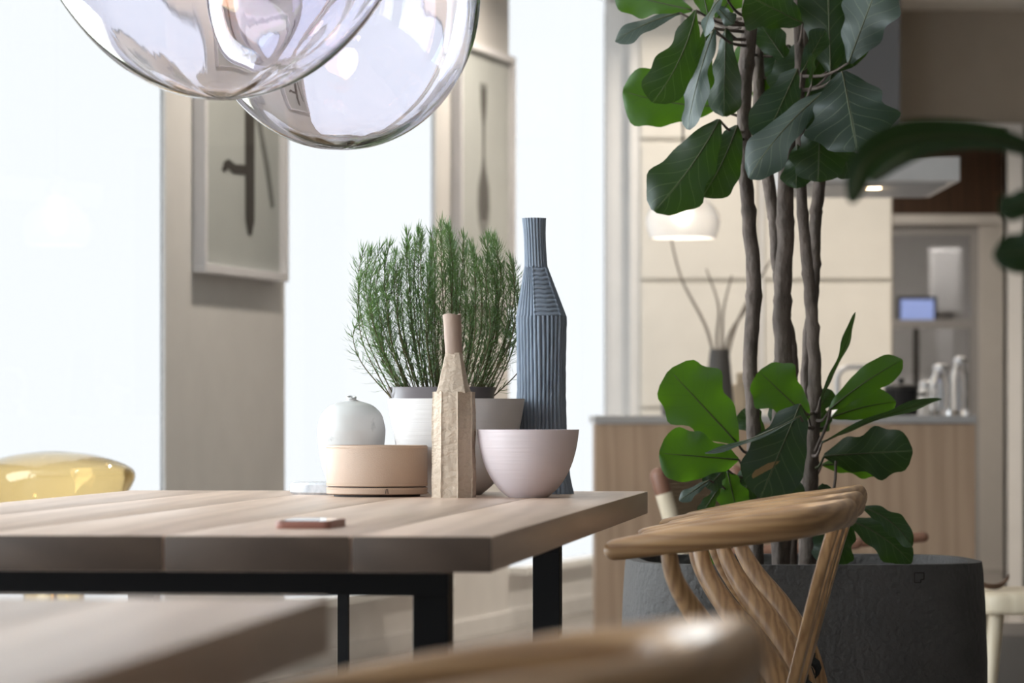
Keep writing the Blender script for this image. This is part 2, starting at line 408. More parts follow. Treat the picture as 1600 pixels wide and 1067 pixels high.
for i, (a, b) in enumerate(wins):
    mb = MB(); mb.box((U(a)+.002, 0.009, SILL), (U(b)-.002, 0.015, CEIL-0.002))
    o = struct(mb.build('window_%d' % (i+1), 'pane' if i < 3 else 'pane_dimmed', smooth=False)); o.matrix_world = wall_T  # windows 1 to 3 are the unseen ones placed to light the room
    mb = MB(); mb.box((U(a)+.002, -0.08, SILL-0.03), (U(b)-.002, TH, SILL))
    s = mb.build('window_sill', 'sill', o, smooth=False)
    ld = bpy.data.lights.new('window_portal', 'AREA'); ld.shape = 'RECTANGLE'; ld.size = U(b-a); ld.size_y = CEIL-SILL; ld.cycles.is_portal = True
    lo = bpy.data.objects.new('window_portal', ld); C.objects.link(lo)
    # portal faces the room
    c = wall_T @ Vector(((U(a)+U(b))/2, 0.04, (CEIL+SILL)/2))
    nrm = (wall_T.to_3x3() @ Vector((0, -1, 0))).normalized()
    lo.matrix_world = Matrix.Translation(c) @ nrm.to_track_quat('-Z', 'Z').to_matrix().to_4x4()
# far wall with an opening, right wall, wall behind the camera
OX0, OX1, OH = PX(1395, Y1), PX(1573, Y1), 2.29
mb = MB(); mb.box((0.45, Y1, 0), (OX0, Y1+.12, CEIL)); mb.box((OX0, Y1, OH), (OX1, Y1+.12, CEIL)); mb.box((OX1, Y1, 0), (XR, Y1+.12, CEIL))
struct(mb.build('wall_back', 'wall_warm', smooth=False))
mb = MB(); mb.box((XR, Y0, 0), (XR+.12, 26, CEIL)); struct(mb.build('wall_right', 'wall_dark', smooth=False))
mb = MB(); mb.box((-5.2, Y0-.12, 0), (XR+.12, Y0, CEIL)); struct(mb.build('wall_front', 'wall_dark', smooth=False))
mb = MB()
mb.box((OX1, Y1-.03, 0), (OX1+.075, Y1+.13, OH+.03)); mb.box((OX0-.05, Y1-.03, OH), (OX1, Y1+.13, OH+.03))
struct(mb.build('trim_1', 'white', smooth=False, bevel=0.004))
mb = MB(); mb.box((OX1+.085, Y1-.05, 0.01), (OX1+1.0, Y1-.005, OH)); d1 = struct(mb.build('door_1', 'black_steel', smooth=False, bevel=0.004))
mb = MB(); mb.tube([(OX1+.15, Y1-.05, 1.0), (OX1+.15, Y1-.11, 1.0), (OX1+.27, Y1-.11, 1.0)], 0.01); mb.build('door_handle', 'steel', d1)
# the room behind the opening
YB = 22.5
bx0, bx1, bx2 = PX(1380, YB), PX(1530, YB), PX(1600, YB)
HB = H+320*YB/F
mb = MB(); mb.box((1.0, YB, HB), (XR, YB+.1, CEIL)); struct(mb.build('wall_bulkhead', 'darkwood', smooth=False))
mb = MB(); mb.box((1.0, YB-.02, HB-.055), (XR, YB+.1, HB)); struct(mb.build('trim_2', 'white', smooth=False))
mb = MB(); mb.box((bx1, YB, 0), (XR, YB+.1, HB-.055)); mb.box((1.0, YB, 0), (bx0, YB+.1, HB-.055)); struct(mb.build('wall_partition', 'wall', smooth=False))
mb = MB(); mb.box((1.0, 25.6, 0), (XR, 25.7, CEIL)); struct(mb.build('wall_far', 'wall', smooth=False))
mb = MB(); mb.box((1.0, Y1+.12, 0), (1.1, 25.6, CEIL)); struct(mb.build('wall_side', 'wall', smooth=False))
dr = thing('glass_door', 'grey framed glass door beyond the dark brown bulkhead', 'door', (bx0, YB+.03, 0))
dwd = bx1-bx0
mb = MB()
for a, b in (((0, 0, 0), (.05, .04, HB-.06)), ((dwd-.05, 0, 0), (dwd, .04, HB-.06)), ((.05, 0, HB-.12), (dwd-.05, .04, HB-.06)), ((.05, 0, 1.42), (dwd-.05, .04, 1.47)), ((.05, 0, 0), (dwd-.05, .04, .1))): mb.box(a, b)
mb.build('door_frame', 'counter', dr, smooth=False)
for z0, z1 in ((.1, 1.42), (1.47, HB-.12)):
    mb = MB(); mb.box((.05, .015, z0), (dwd-.05, .022, z1)); mb.build('pane', pane_mat('door_glass', (.72, .74, .78), 0.12), dr, smooth=False)
mb = MB(); mb.box((PX(1452, 24.5), 24.5, 1.55), (PX(1503, 24.5), 24.53, 1.98)); mb.box((PX(1452, 24.5)+.02, 24.49, 1.57), (PX(1503, 24.5)-.02, 24.5, 1.96)); mb.box((PX(1452, 24.5)+.05, 24.52, 0), (PX(1503, 24.5)-.05, 24.55, 1.56))
tag(mb.build('reflection_panel', 'white', smooth=False, bevel=.003), 'pale upright panel standing in for a reflection in the glass door', 'board')  # this panel and the blue glow are added as door glass reflections
rglow = thing('reflected_glow', 'added blue glow standing in for a reflection in the glass door', 'reflected_glow', (PX(1432, 24.2), 24.2, 0))
mb = MB(); mb.box((-.12, 0, 1.46), (.13, .03, 1.66)); mb.build('glow_backing', 'black_pot', rglow, bevel=.004)
mb = MB(); mb.box((-.10, -.004, 1.69-.2), (.11, .0, 1.64)); mb.build('screen', 'glow_blue', rglow, smooth=False)  # face of the added glow, standing in for a reflection
mb = MB(); mb.tube([(0, .03, 0), (0, .03, 1.5)], .02); mb.box((-.15, -.1, 0), (.15, .16, .02)); mb.build('glow_stand', 'black_pot', rglow)
cab = thing('side_cabinet', 'blurred white cabinet low behind the glass door', 'cabinet', (PX(1470, 24.2), 24.9, 0))
mb = MB(); mb.box((-.35, 0, 0), (.35, .4, 1.15)); mb.build('body', 'white', cab, smooth=False, bevel=.006)
for s in (0, 1):
    mb = MB(); mb.box((-.34+s*.345, -.018, .06), (-.005+s*.345, -.001, 1.13)); o = mb.build('door', 'white', cab, smooth=False, bevel=.003)
    mb = MB(); mb.box((-.03+s*.04, -.035, .6), (-.02+s*.04, -.018, .8)); mb.build('handle', 'steel', o, smooth=False)

# downlights in the ceiling; pier, corner and back-room ones added for brightness
def downlight(x, y, label, power=14):
    t = thing('downlight', label, 'ceiling light', (x, y, CEIL), 0, 'recessed ceiling downlights')
    mb = MB(); mb.lathe([(.065, 0), (.065, -.006), (.05, -.008), (.05, 0)], 28, closed=True); mb.build('trim_ring', 'white', t)
    mb = MB(); mb.lathe([(.048, -.001), (.048, -.004)], 28); mb.build('lamp_disc', 'down', t)
    l = bpy.data.lights.new('downlight_beam', 'AREA'); l.shape = 'DISK'; l.size = .1; l.energy = power; l.color = (1.0, .89, .76); l.spread = R(150)
    o = bpy.data.objects.new('downlight_beam', l); C.objects.link(o); o.parent = t; o.location = (0, 0, -.012)
for x, y, n in ((.95, 16.6, 'warm recessed downlight in front of the cream cabinets'), (1.7, 16.6, 'warm recessed downlight beside the hood duct'),
                (2.9, 16.4, 'warm recessed downlight near the doorway'), (1.7, 21.0, 'added unseen downlight beyond the doorway'), (2.5, 24.0, 'added unseen downlight behind the glass door'),
                (1.9, 11.5, 'warm recessed downlight over the lounge chair'), (3.4, 9.5, 'warm recessed downlight over the bench'), (-.3, 9.0, 'warm recessed downlight behind the oak table'), (.75, 17.4, 'added unseen downlight brightening the corner by the last window'), (-.35, 12.2, 'added unseen wall-wash downlight in front of the blade print'), (.35, 15.3, 'added unseen wall-wash downlight in front of the spindle print')):
    downlight(x, y, n, 26 if y > 20 else 9 if y == 17.4 else 17 if x < .9 and y > 10 else 40 if x == 2.9 else 7 if y == 16.6 else 3)

# pictures on the piers
def picture(px0, px1, zb, zt, label, kind):
    ya, yb = wall_y(px0), wall_y(px1)
    t = thing('framed_picture', label, 'picture', (0, 0, 0)); L = U(yb-ya)
    t.matrix_world = wall_T @ Matrix.Translation((U(ya), 0, zb))
    h = zt-zb; D = 0.045; w_ = .028
    mb = MB()
    mb.box((0, -D, 0), (L, -.002, w_)); mb.box((0, -D, h-w_), (L, -.002, h)); mb.box((0, -D, w_), (w_, -.002, h-w_)); mb.box((L-w_, -D, w_), (L, -.002, h-w_))
    mb.build('frame', 'frame', t, smooth=False, bevel=.002)
    mb = MB(); mb.box((w_, -.02, w_), (L-w_, -.012, h-w_)); pr = mb.build('print', 'print', t, smooth=False)
    def blob(pts, name, m, off):
        k = MB(); n = len(pts)
        k.add([(x*L, -off, z*h) for x, z in pts]+[(x*L, -off+.0015, z*h) for x, z in pts], [tuple(range(n)), tuple(range(2*n-1, n-1, -1))]+[(i, (i+1) % n, n+(i+1) % n, n+i) for i in range(n)])
        k.build(name, m, pr, smooth=False)
    if kind == 0:
        blob([(.58, .135), (.545, .18), (.535, .80), (.655, .80), (.65, .18), (.615, .135)], 'printed_blade', 'ink', .0225)
        blob([(.27, .325), (.30, .318), (.34, .332), (.40, .318), (.54, .322), (.54, .352), (.42, .348), (.34, .36), (.29, .348)], 'printed_handle', 'ink', .0225)
        blob([(.86, .23), (.90, .24), (.84, .36), (.72, .52), (.67, .52), (.78, .36)], 'printed_shadow', 'ink2', .0215)
    else:
        pts = [(.06, .86), (.055, .78), (.02, .70), (.018, .58), (.04, .53), (.10, .46), (.115, .38), (.09, .32), (.03, .27)]
        blob([(.5-x, z) for x, z in pts]+[(.5+x, z) for x, z in reversed(pts)], 'printed_spindle', 'ink2', .0215)
        pts = [(.04, .84), (.035, .78), (.012, .68), (.01, .58), (.03, .52), (.07, .45), (.075, .38), (.05, .33)]
        blob([(.5-x, z) for x, z in pts]+[(.5+x, z) for x, z in reversed(pts)], 'printed_core', 'ink', .0225)
    mb = MB(); mb.box((w_, -.038, w_), (L-w_, -.036, h-w_)); mb.build('glazing', pane_mat('picture_glass', (1, 1, 1), .05), t, smooth=False)
zb1 = H+222*wall_y(366)/F
picture(300, 432, zb1, zb1+1.06, 'white framed print of a dark vertical blade, behind the glass pendants', 0)
picture(704, 790, zb1, zb1+1.06, 'white framed print of a blurred spindle, above the rosemary', 1)

# ================================================================== KITCHEN
YC = 18.0
def tall_cabinet(x0, x1, label):
    t = thing('tall_cabinet', label, 'cabinet', (x0, YC, 0), 0, 'cream tall kitchen cabinets'); wd = x1-x0
    mb = MB(); mb.box((0, .022, .08), (wd, .42, 2.86)); mb.box((.01, .06, 0), (wd-.01, .4, .08)); mb.build('body', 'cream', t, smooth=False)
    for z0, z1 in ((.09, .93), (.945, 1.525), (1.545, 2.185), (2.205, 2.85)):
        mb = MB(); mb.box((.006, 0, z0), (wd-.006, .021, z1)); mb.build('door', 'cream', t, smooth=False, bevel=.002)
tall_cabinet(PX(1000, YC), PX(1186, YC), 'left tall cream cabinet behind the glass pendant lamp')
tall_cabinet(PX(1194, YC), PX(1394, YC), 'right tall cream cabinet under the steel hood')
mb = MB(); mb.box((PX(1187, YC), YC+.005, 0), (PX(1193, YC), YC+.4, 2.86)); struct(mb.build('trim_3', 'white', smooth=False))
mb = MB(); mb.box((PX(985, YC), YC+.03, 0), (PX(999, YC), YC+.12, 2.86)); struct(mb.build('trim_4', 'wall', smooth=False))
mb = MB(); mb.box((PX(951, 18.16), 18.16, 0), (PX(986, 18.06), 18.24, 2.86)); struct(mb.build('trim_5', 'wall', smooth=False))
# island
YI = 14.0
ix0, ix1 = PX(930, YI), PX(1525, YI); IH = H+6*YI/F
isl = thing('kitchen_island', 'oak fronted kitchen island with grey worktop behind the planter', 'kitchen island', ((ix0+ix1)/2, YI, 0)); hw = (ix1-ix0)/2
mb = MB(); mb.box((-hw+.01, .03, .08), (hw-.01, .9, IH-.03)); mb.box((-hw+.03, .08, 0), (hw-.03, .85, .08)); mb.build('body', 'island', isl, smooth=False)
n = 2
for k in range(n):
    a = -hw+2*hw*k/n; b = -hw+2*hw*(k+1)/n
    mb = MB(); mb.box((a+.001, .008, .06), (b-.001, .029, IH-.032)); mb.build('front_panel', 'island', isl, smooth=False, bevel=.001)
mb = MB(); mb.box((-hw-.003, 0, IH-.028), (hw+.003, .93, IH)); mb.build('worktop', 'counter', isl, smooth=False, bevel=.003)
# things on the island
gv = thing('stick_vase', 'dark grey conical vase holding dry twigs on the island', 'vase', (PX(1124, 14.3), 14.3, IH+.003))
hv = 98*14.3/F
mb = MB(); mb.lathe(smooth_profile([(.055, 0), (.056, .01), (.046, hv*.6), (.036, hv), (.032, hv), (.04, hv*.6), (.045, .02)], 5), 32); mb.build('body', 'grey_vase', gv)
random.seed(4)
for k, (dx, dz, bend) in enumerate(((-82, 215, -12), (-20, 130, 10), (60, 150, 14), (95, 165, -8), (20, 120, -6))):
    s = 14.3/F
    mb = MB(); pts = smooth_path([(0, 0, .03), (dx*.2*s, 0, hv+dz*.12*s), ((dx*.6+bend)*s, -.02, hv+dz*.55*s), (dx*s, .02, hv+dz*s)], 6)
    mb.tube(pts, lerp_list([.007, .0055, .003], len(pts)), 6); mb.build('twig', 'twig', gv)
fc = thing('kitchen_tap', 'steel kitchen tap with a square arch on the island', 'tap', (PX(1308, 14.55), 14.55, IH))
mb = MB(); s = 14.55/F; hh = 76*s
pts = [(0, 0, 0), (0, 0, hh-.05)]+[(.05-.05*math.cos(a), 0, hh-.05+.05*math.sin(a)) for a in [R(15*k) for k in range(1, 7)]]+[(.2-.05, 0, hh)]+[(.15+.04*math.sin(a), 0, hh-.04+.04*math.cos(a)) for a in [R(18*k) for k in range(1, 6)]]+[(.19, 0, hh-.07)]
mb.tube(pts, .011, 12); mb.build('spout', 'steel', fc)
mb = MB(); mb.lathe([(.025, 0), (.025, .012), (.014, .02), (.014, .05)], 20); mb.build('base', 'steel', fc)
mb = MB(); mb.tube([(0, -.01, .05), (0, -.06, .07)], .006); mb.build('lever', 'steel', fc)
pt_ = thing('cooking_pot', 'black cooking pot on the island beside the tap', 'pot', (PX(1408, 14.4), 14.4, IH))
mb = MB(); mb.lathe([(.058, 0), (.064, .008), (.064, .095), (.068, .10), (.06, .10), (.058, .015)], 32); mb.build('body', 'black_pot', pt_)
mb = MB(); mb.lathe([(.066, .101), (.062, .112), (.02, .122), (.012, .122), (.012, .138), (.0, .14)], 32); mb.build('lid', 'black_pot', pt_)
for sx in (-1, 1):
    mb = MB(); mb.tube([(sx*.062, -.02, .08), (sx*.09, -.015, .082), (sx*.09, .015, .082), (sx*.062, .02, .08)], .006, 8); mb.build('handle', 'black_pot', pt_)
def jar(px, d, r, h, m, name, label, cat):
    t = thing(name, label, cat, (PX(px, d), d, IH))
    mb = MB(); mb.lathe(smooth_profile([(r*.9, 0), (r, .01), (r, h*.75), (r*.7, h*.9), (r*.7, h), (r*.62, h), (r*.62, h*.9), (r*.9, h*.72), (r*.9, .02)], 4), 28); mb.build('body', m, t)
    mb = MB(); mb.lathe([(r*.74, h), (r*.74, h+.018), (r*.3, h+.024)], 24); mb.build('lid', 'steel', t)
jar(1470, 14.35, .04, .17, 'clear_glass', 'glass_jar', 'tall clear glass jar at the right end of the island', 'jar')
jar(1500, 14.5, .032, .20, 'clear_glass', 'glass_bottle', 'slim glass bottle nearest the right edge of the island', 'bottle')
jar(1447, 14.7, .035, .11, 'white', 'storage_jar', 'short white jar behind the black pot', 'jar')
jar(1040, 14.3, .016, .085, 'duct', 'salt_mill', 'small dark grey mill left of the twig vase', 'mill')
bd = thing('cutting_board', 'small wooden board standing behind the fig stems on the island', 'board', (PX(1158, 14.6), 14.6, IH))
mb = MB(); mb.box((-.07, 0, 0), (.07, .022, .12)); mb.box((-.018, 0, .12), (.018, .022, .165)); mb.build('panel', 'pale_wood', bd, bevel=.006)
# hood
YHn, YHf = 13.75, 14.75
hz = H+372*YHn/F; hx = PX(1348, 14.2); hwd = 132*14.0/F
hood = thing('range_hood', 'steel island hood with grey duct hanging above the island', 'hood', (hx, (YHn+YHf)/2, hz))
mb = MB(); dd = (YHf-YHn)/2; z1 = .088
mb.box((-hwd, -dd, 0), (hwd, dd, z1)); mb.build('canopy', 'steel', hood, smooth=False, bevel=.003)
mb = MB(); mb.box((-.132, -.12, z1), (.132, .12, CEIL-hz)); mb.build('duct', 'duct', hood, smooth=False, bevel=.003)
for k in range(9):
    mb = MB(); mb.box((-hwd+.04, -dd+.08+k*.095, -.008), (hwd-.04, -dd+.13+k*.095, 0)); mb.build('filter_bar', 'counter', hood, smooth=False)
mb = MB(); mb.lathe([(.028, -.012), (.028, -.009)], 20, c=(.02, -.25, 0)); mb.build('hood_lamp', 'bulb', hood)
# glass pendant above the island
pl = thing('glass_pendant', 'clear glass bell pendant with copper cap hanging over the island', 'pendant lamp', (PX(1067, 13.9), 13.9, CEIL)); s = 13.9/F
zt = H+(655-280)*s-CEIL; zb_ = H+(655-372)*s-CEIL
mb = MB(); mb.lathe([(.05, 0), (.05, -.02), (.008, -.026)], 24); mb.build('ceiling_rose', 'white', pl)
mb = MB(); mb.tube([(0, 0, -.02), (0, 0, zt+.04)], .004, 8); mb.build('cord', 'flex', pl)
mb = MB(); mb.lathe(smooth_profile([(.012, zt+.05), (.03, zt+.035), (.045, zt-.01), (.05, zt-.03)], 5), 28); mb.build('cap', 'brass', pl)
mb = MB(); g = [(.05, zt-.03), (.075, zt-.06), (.12, zt-.11), (.133, zt-.16), (.118, zb_)]
out = smooth_profile(g, 5); mb.lathe(out+[(r-.005, z) for r, z in reversed(out)], 40, closed=True); mb.build('shade', 'milk_glass', pl)
mb = MB(); mb.lathe(smooth_profile([(.004, zt-.03), (.016, zt-.045), (.026, zt-.075), (.016, zt-.1), (.002, zt-.106)], 4), 24); mb.build('bulb', 'bulb', pl)
l = bpy.data.lights.new('pendant_light', 'POINT'); l.energy = 2; l.color = (1, .86, .68); l.shadow_soft_size = .03
o = bpy.data.objects.new('pendant_light', l); C.objects.link(o); o.parent = pl; o.location = (0, 0, zt-.13)

# ================================================================== TABLES
TT = 0.75          # table top height
TTH = 0.042
def oak_table(corner, dirv, width, length, label, first=True, posts=True, ins=.115):
    """corner: right front corner seen from above; dirv: long direction; width goes to the left"""
    ang = math.atan2(-dirv[0], dirv[1])
    t = thing('dining_table', label, 'table', (corner[0], corner[1], 0), ang, 'oak tables with black steel frames')
    cuts = [0, .165, .385, .61, .80, width]
    for i in range(5):
        mb = MB(); g = .0009
        mb.box((-cuts[i+1]+g, 0, TT-TTH), (-cuts[i]-g, length, TT))
        pk = mb.build('plank', ['oak', 'end_grain_shaded'], t, smooth=True, angle=30, bevel=.0018)
        for pg in pk.data.polygons:
            if abs(pg.normal.y) > .9: pg.material_index = 1
    # two steel end frames
    yi, pw = .57, .046
    for y in (yi, length-yi):
        fr = MB(); fr.box((-width+ins, y-.03, TT-TTH-.052), (-ins, y+.03, TT-TTH-.0005)); bar = fr.build('top_bar', 'black_steel', t, smooth=False, bevel=.001)
        for x in (-ins-pw, -width+ins):
            fr = MB(); fr.box((x, y-.03, .012), (x+pw, y+.03, TT-TTH-.052)); fr.build('leg', 'black_steel', t, smooth=False, bevel=.001)
        fr = MB(); fr.box((-width+ins, y-.03, 0), (-ins, y+.03, .012)); fr.build('foot_bar', 'black_steel', t, smooth=False)
    if posts:
        fr = MB(); fr.box((-width/2+.009-.02, length-yi-.01, .012), (-width/2+.027-.02, length-yi+.01, TT-TTH-.052)); fr.build('centre_post', 'black_steel', t, smooth=False)
    return t
TD = Vector((.0995, .995, 0)).normalized()
cY = 810/183.; cX = (770-800)/F*cY
oak_table((cX, cY), TD, .985, 2.79, 'oak dining table carrying the bowls, bottles and rosemary')
nY = 810/279.; nX = (516-800)/F*nY
nf = Vector((nX, nY, 0))-TD*2.79
oak_table((nf.x, nf.y), TD, .985, 2.79, 'blurred oak table corner in the left foreground', posts=False, ins=.21)

# ================================================================== CHAIRS
def make_chair():
    t = thing('wishbone_chair', 'x', 'chair')
    # top rail: one bent piece, tips forward (+x)
    half = smooth_path([(.100, .235, .698), (.0, .250, .714), (-.10, .250, .728), (-.168, .226, .737), (-.208, .140, .744), (-.222, 0, .747)], 7)
    full = half+[Vector((p.x, -p.y, p.z)) for p in reversed(half[:-1])]
    nfull = len(full)
    rad = lerp_list([(.0150, .0145), (.0195, .018), (.0215, .0185), (.0215, .018), (.0205, .016), (.021, .015), (.0205, .016), (.0215, .018), (.0215, .0185), (.0195, .018), (.0150, .0145)], nfull)
    mb = MB(); mb.tube(full, rad, 18, ref=(0, 0, 1), dome=5); mb.build('top_rail', 'chair_oak', t)
    for s in (-1, 1):
        # rear leg sweeping forward to carry the arm
        pts = smooth_path([(-.205, s*.195, 0), (-.165, s*.19, .22), (-.135, s*.192, .38), (-.108, s*.196, .47), (-.068, s*.206, .54), (-.02, s*.222, .60), (.012, s*.236, .655), (.022, s*.243, .702)], 6)
        mb = MB(); mb.tube(pts, lerp_list([(.014, .014), (.018, .016), (.024, .018), (.025, .018), (.021, .017), (.017, .015), (.013, .0125), (.0115, .0115)], len(pts)), 14, ref=(1, 0, 0)); mb.build('rear_leg', 'leg_oak', t)
        pts = [(.235, s*.245, 0), (.228, s*.24, .25), (.215, s*.232, .44), (.215, s*.232, .465)]
        mb = MB(); mb.tube(pts, [.013, .017, .017, .012], 14, dome=3); mb.build('front_leg', 'leg_oak', t)
        mb = MB(); mb.tube([(.225, s*.237, .30), (-.15, s*.19, .29)], .010, 10); mb.build('side_stretcher', 'chair_oak', t)
        mb = MB(); mb.tube([(.215, s*.232, .435), (-.125, s*.192, .425)], .013, 10); mb.build('seat_rail', 'chair_oak', t)
    mb = MB(); mb.tube([(.215, -.232, .44), (.215, .232, .44)], .013, 10); mb.build('seat_rail', 'chair_oak', t)
    mb = MB(); mb.tube([(-.125, -.192, .428), (-.125, .192, .428)], .017, 12); mb.build('seat_rail', 'chair_oak', t)
    mb = MB(); mb.tube([(.228, -.24, .20), (.228, .24, .20)], .010, 10); mb.build('front_stretcher', 'chair_oak', t)
    # woven seat: cords from each rail to the middle
    mb = MB(); NX, NY = 22, 22; vs = []
    for top in (1, 0):
        for i in range(NX+1):
            for j in range(NY+1):
                u, v = i/NX*2-1, j/NY*2-1
                x = .045+u*.178+0*v; y = v*(.215+.02*u)
                dip = .012*(1-max(abs(u), abs(v)))+.0018*((i+j) % 2)
                vs.append((x, y, (.457-dip) if top else .418+dip*.3))
    nv = (NX+1)*(NY+1); fs = []
    for i in range(NX):
        for j in range(NY):
            a = i*(NY+1)+j
            fs.append((a, a+NY+1, a+NY+2, a+1)); b = a+nv; fs.append((b, b+1, b+NY+2, b+NY+1))
    for i in range(NX):
        for j in (0, NY):
            a = i*(NY+1)+j; fs.append((a, a+nv, a+NY+1+nv, a+NY+1))
    for j in range(NY):
        for i in (0, NX):
            a = i*(NY+1)+j; fs.append((a, a+1, a+1+nv, a+nv))
    mb.add(vs, fs); mb.build('woven_seat', 'cord', t)
    for k in range(26):
        pass
    mb = MB()
    for k in range(40):
        y = -.165+k*.33/39
        if abs(y) < .03: continue
        mb.lathe([(.0165, -.0042), (.0205, -.002), (.0205, .002), (.0165, .0042)], 10, mi=0, closed=False)
        o0 = len(mb.v)-40
        for q in range(o0, len(mb.v)):
            p = mb.v[q]; mb.v[q] = Vector((-.125+p.x, y+p.z, .430+p.y))
    mb.build('cord_wrapping', 'cord', t)
    # Y shaped splat
    mb = MB()
    def slat(path, w0, th=.0065):
        pts = smooth_path(path, 6); n_ = len(pts); vs = []; fs = []
        for i, p in enumerate(pts):
            tt = (pts[min(i+1, n_-1)]-pts[max(i-1, 0)]).normalized()
            lat = Vector((0, 1, 0)); lat = (lat-tt*lat.dot(tt)).normalized(); nn = tt.cross(lat)
            wv = w0[0]+(w0[1]-w0[0])*i/(n_-1)
            for a, b in ((-1, -1), (1, -1), (1, 1), (-1, 1)): vs.append(p+lat*a*wv/2+nn*b*th)
        for i in range(n_-1):
            for k in range(4): fs.append((i*4+k, i*4+(k+1) % 4, i*4+4+(k+1) % 4, i*4+4+k))
        fs += [(3, 2, 1, 0), tuple(n_*4-4+k for k in range(4))]
        mb.add(vs, fs)
    for s in (-1, 1):
        slat([(-.123, s*.012, .430), (-.142, s*.014, .50), (-.160, s*.030, .57), (-.184, s*.055, .66), (-.208, s*.080, .738)], (.026, .034), .008)
    mb.build('y_splat', 'leg_oak', t, angle=50, bevel=.0015)
    return t
chair0 = make_chair()
GR = 'oak wishbone chairs'
def put_chair(first, tip_px, depth, th, label):
    """near arm tip at a given place, lateral axis turned th degrees"""
    t = chair0 if first else copy_tree(chair0)
    t['label'] = label; t['group'] = GR
    th = R(th); fwd = Vector((-math.cos(th), math.sin(th), 0)); lat = Vector((math.sin(th), math.cos(th), 0))   # lat points away from camera
    tip = P(tip_px, 655, depth)
    # local +x = fwd, local +y = -lat (right handed: z up)
    org = Vector((tip.x, depth, 0))-fwd*.100+lat*.232
    t.location = (org.x, org.y, 0); t.rotation_euler = (0, 0, math.atan2(fwd.y, fwd.x))
    return t
put_chair(True, 960, 5.50, 8.0, 'nearest of the three wishbone chairs in a row beside the oak table')
put_chair(False, 1008, 6.08, 8.0, 'middle of the three wishbone chairs in a row beside the planter')
put_chair(False, 1042, 6.68, 8.0, 'farthest of the three wishbone chairs in a row, closest to the concrete planter')
put_chair(False, 161, 2.02, 7.0, 'blurred wishbone chair in the bottom foreground')

# ================================================================== THINGS ON THE TABLE
def on_table(px, d): return (PX(px, d), d, TT)
# leather box
d = 6.73; rb = 79*d/F; hb = 80*d/F
bx = thing('leather_box', 'round tan stitched leather box in front of the white vase', 'box', on_table(589, d))
mb = MB(); mb.lathe([(rb-.013, 0), (rb-.013, .004)], 64); mb.build('foot', 'dark_base', bx)
zs = .0165
mb = MB(); mb.lathe([(rb-.002, .004), (rb, .0055), (rb, zs-.0012), (rb-.0015, zs-.0002), (rb-.003, zs)], 72); mb.build('base_band', 'leather', bx)
mb = MB(); mb.lathe([(rb-.003, zs), (rb-.003, zs+.0012)], 72); mb.build('seam_groove', 'dark_base', bx)
mb = MB(); mb.lathe([(rb-.003, zs+.0012), (rb, zs+.0024), (rb, hb-.002), (rb-.0015, hb), (rb-.004, hb), (rb-.004, .03), (0.001, .03)], 72); mb.build('drum', 'leather', bx)
mb = MB()
for z in (zs-.003, zs+.0055, hb-.0045):
    ns = 150
    for k in range(ns):
        a0, a1 = 2*math.pi*k/ns, 2*math.pi*(k+.62)/ns
        mb.tube([((rb+.0002)*math.cos(a0), (rb+.0002)*math.sin(a0), z), ((rb+.0002)*math.cos(a1), (rb+.0002)*math.sin(a1), z+.0003)], .00045, 4)
o = mb.build('stitching', 'thread', bx, smooth=False); o['kind'] = 'stuff'
a = R(-90+13)
mb = MB()
for da in (-.025, .025): mb.tube([((rb+.0003)*math.cos(a+da), (rb+.0003)*math.sin(a+da), .006), ((rb+.0003)*math.cos(a+da*.5), (rb+.0003)*math.sin(a+da*.5), zs-.002)], .0005, 5)
mb.build('band_join', 'dark_base', bx)
# marble slab and vase
d = 6.945; rs = 96*d/F; hs = .0215
mb = MB(); mb.lathe([(rs-.004, 0), (rs, .004), (rs, hs-.004), (rs-.004, hs)], 64)
tag(mb.build('marble_slab', 'slab', loc=on_table(549, d)), 'round grey white marble slab under the white vase', 'slab')
hv = H+35*d/F-TT-hs; rv = 52.5*d/F
mb = MB()
pv = smooth_profile([(rv*.62, 0), (rv*.74, .004), (rv*.90, .035), (rv*1.0, .085), (rv*.985, hv*.66), (rv*.88, hv*.80), (rv*.62, hv*.90), (rv*.28, hv*.945), (rv*.15, hv*.965), (rv*.15, hv), (rv*.09, hv), (rv*.08, hv*.95)], 6)
mb.lathe(pv, 56, fn=lambda r, z, a, i: (r*(1+.012*math.sin(2*a+1)+.006*math.sin(3*a)), z+.002*math.sin(a)*(z/hv)))
tag(mb.build('ceramic_vase', 'vase', loc=(PX(549, d), d, TT+hs)), 'white marbled dome vase with a tiny neck behind the leather box', 'vase')
# bowls
def bowl(px, d, prof_px, y_top, y_base, m, label, name='ceramic_bowl'):
    s = d/F; h = (H-(y_top-HY)*s)-TT
    t = thing(name, label, 'bowl', on_table(px, d), 0)
    pr = [(r*s, k*h) for r, k in prof_px]; out = smooth_profile(pr, 7)
    inn = [(max(r-.0028, .001), z+.0028*(1-z/h)) for r, z in reversed(out)]
    foot = out[0][0]
    mb = MB(); mb.lathe(out+inn[:-1]+[(max(foot-.003, .002), .006)], 72)
    mb.build('body', m, t)
    mb = MB(); mb.lathe([(foot*.93, -.0), (foot*.99, .0012)], 48); mb.build('foot_ring', m, t)
bowl(825, 6.625, [(28, 0), (31, .008), (46, .13), (59, .30), (69, .50), (76, .74), (80, 1.0)], 671, 778, 'porcelain', 'small pale lilac bowl standing at the right, in front of the blue bottle')
bowl(712.5, 6.875, [(38, 0), (41, .01), (60, .12), (78, .28), (91, .48), (101, .74), (107.5, 1.0)], 623, 774, 'porcelain2', 'large white bowl behind the taupe bottle')
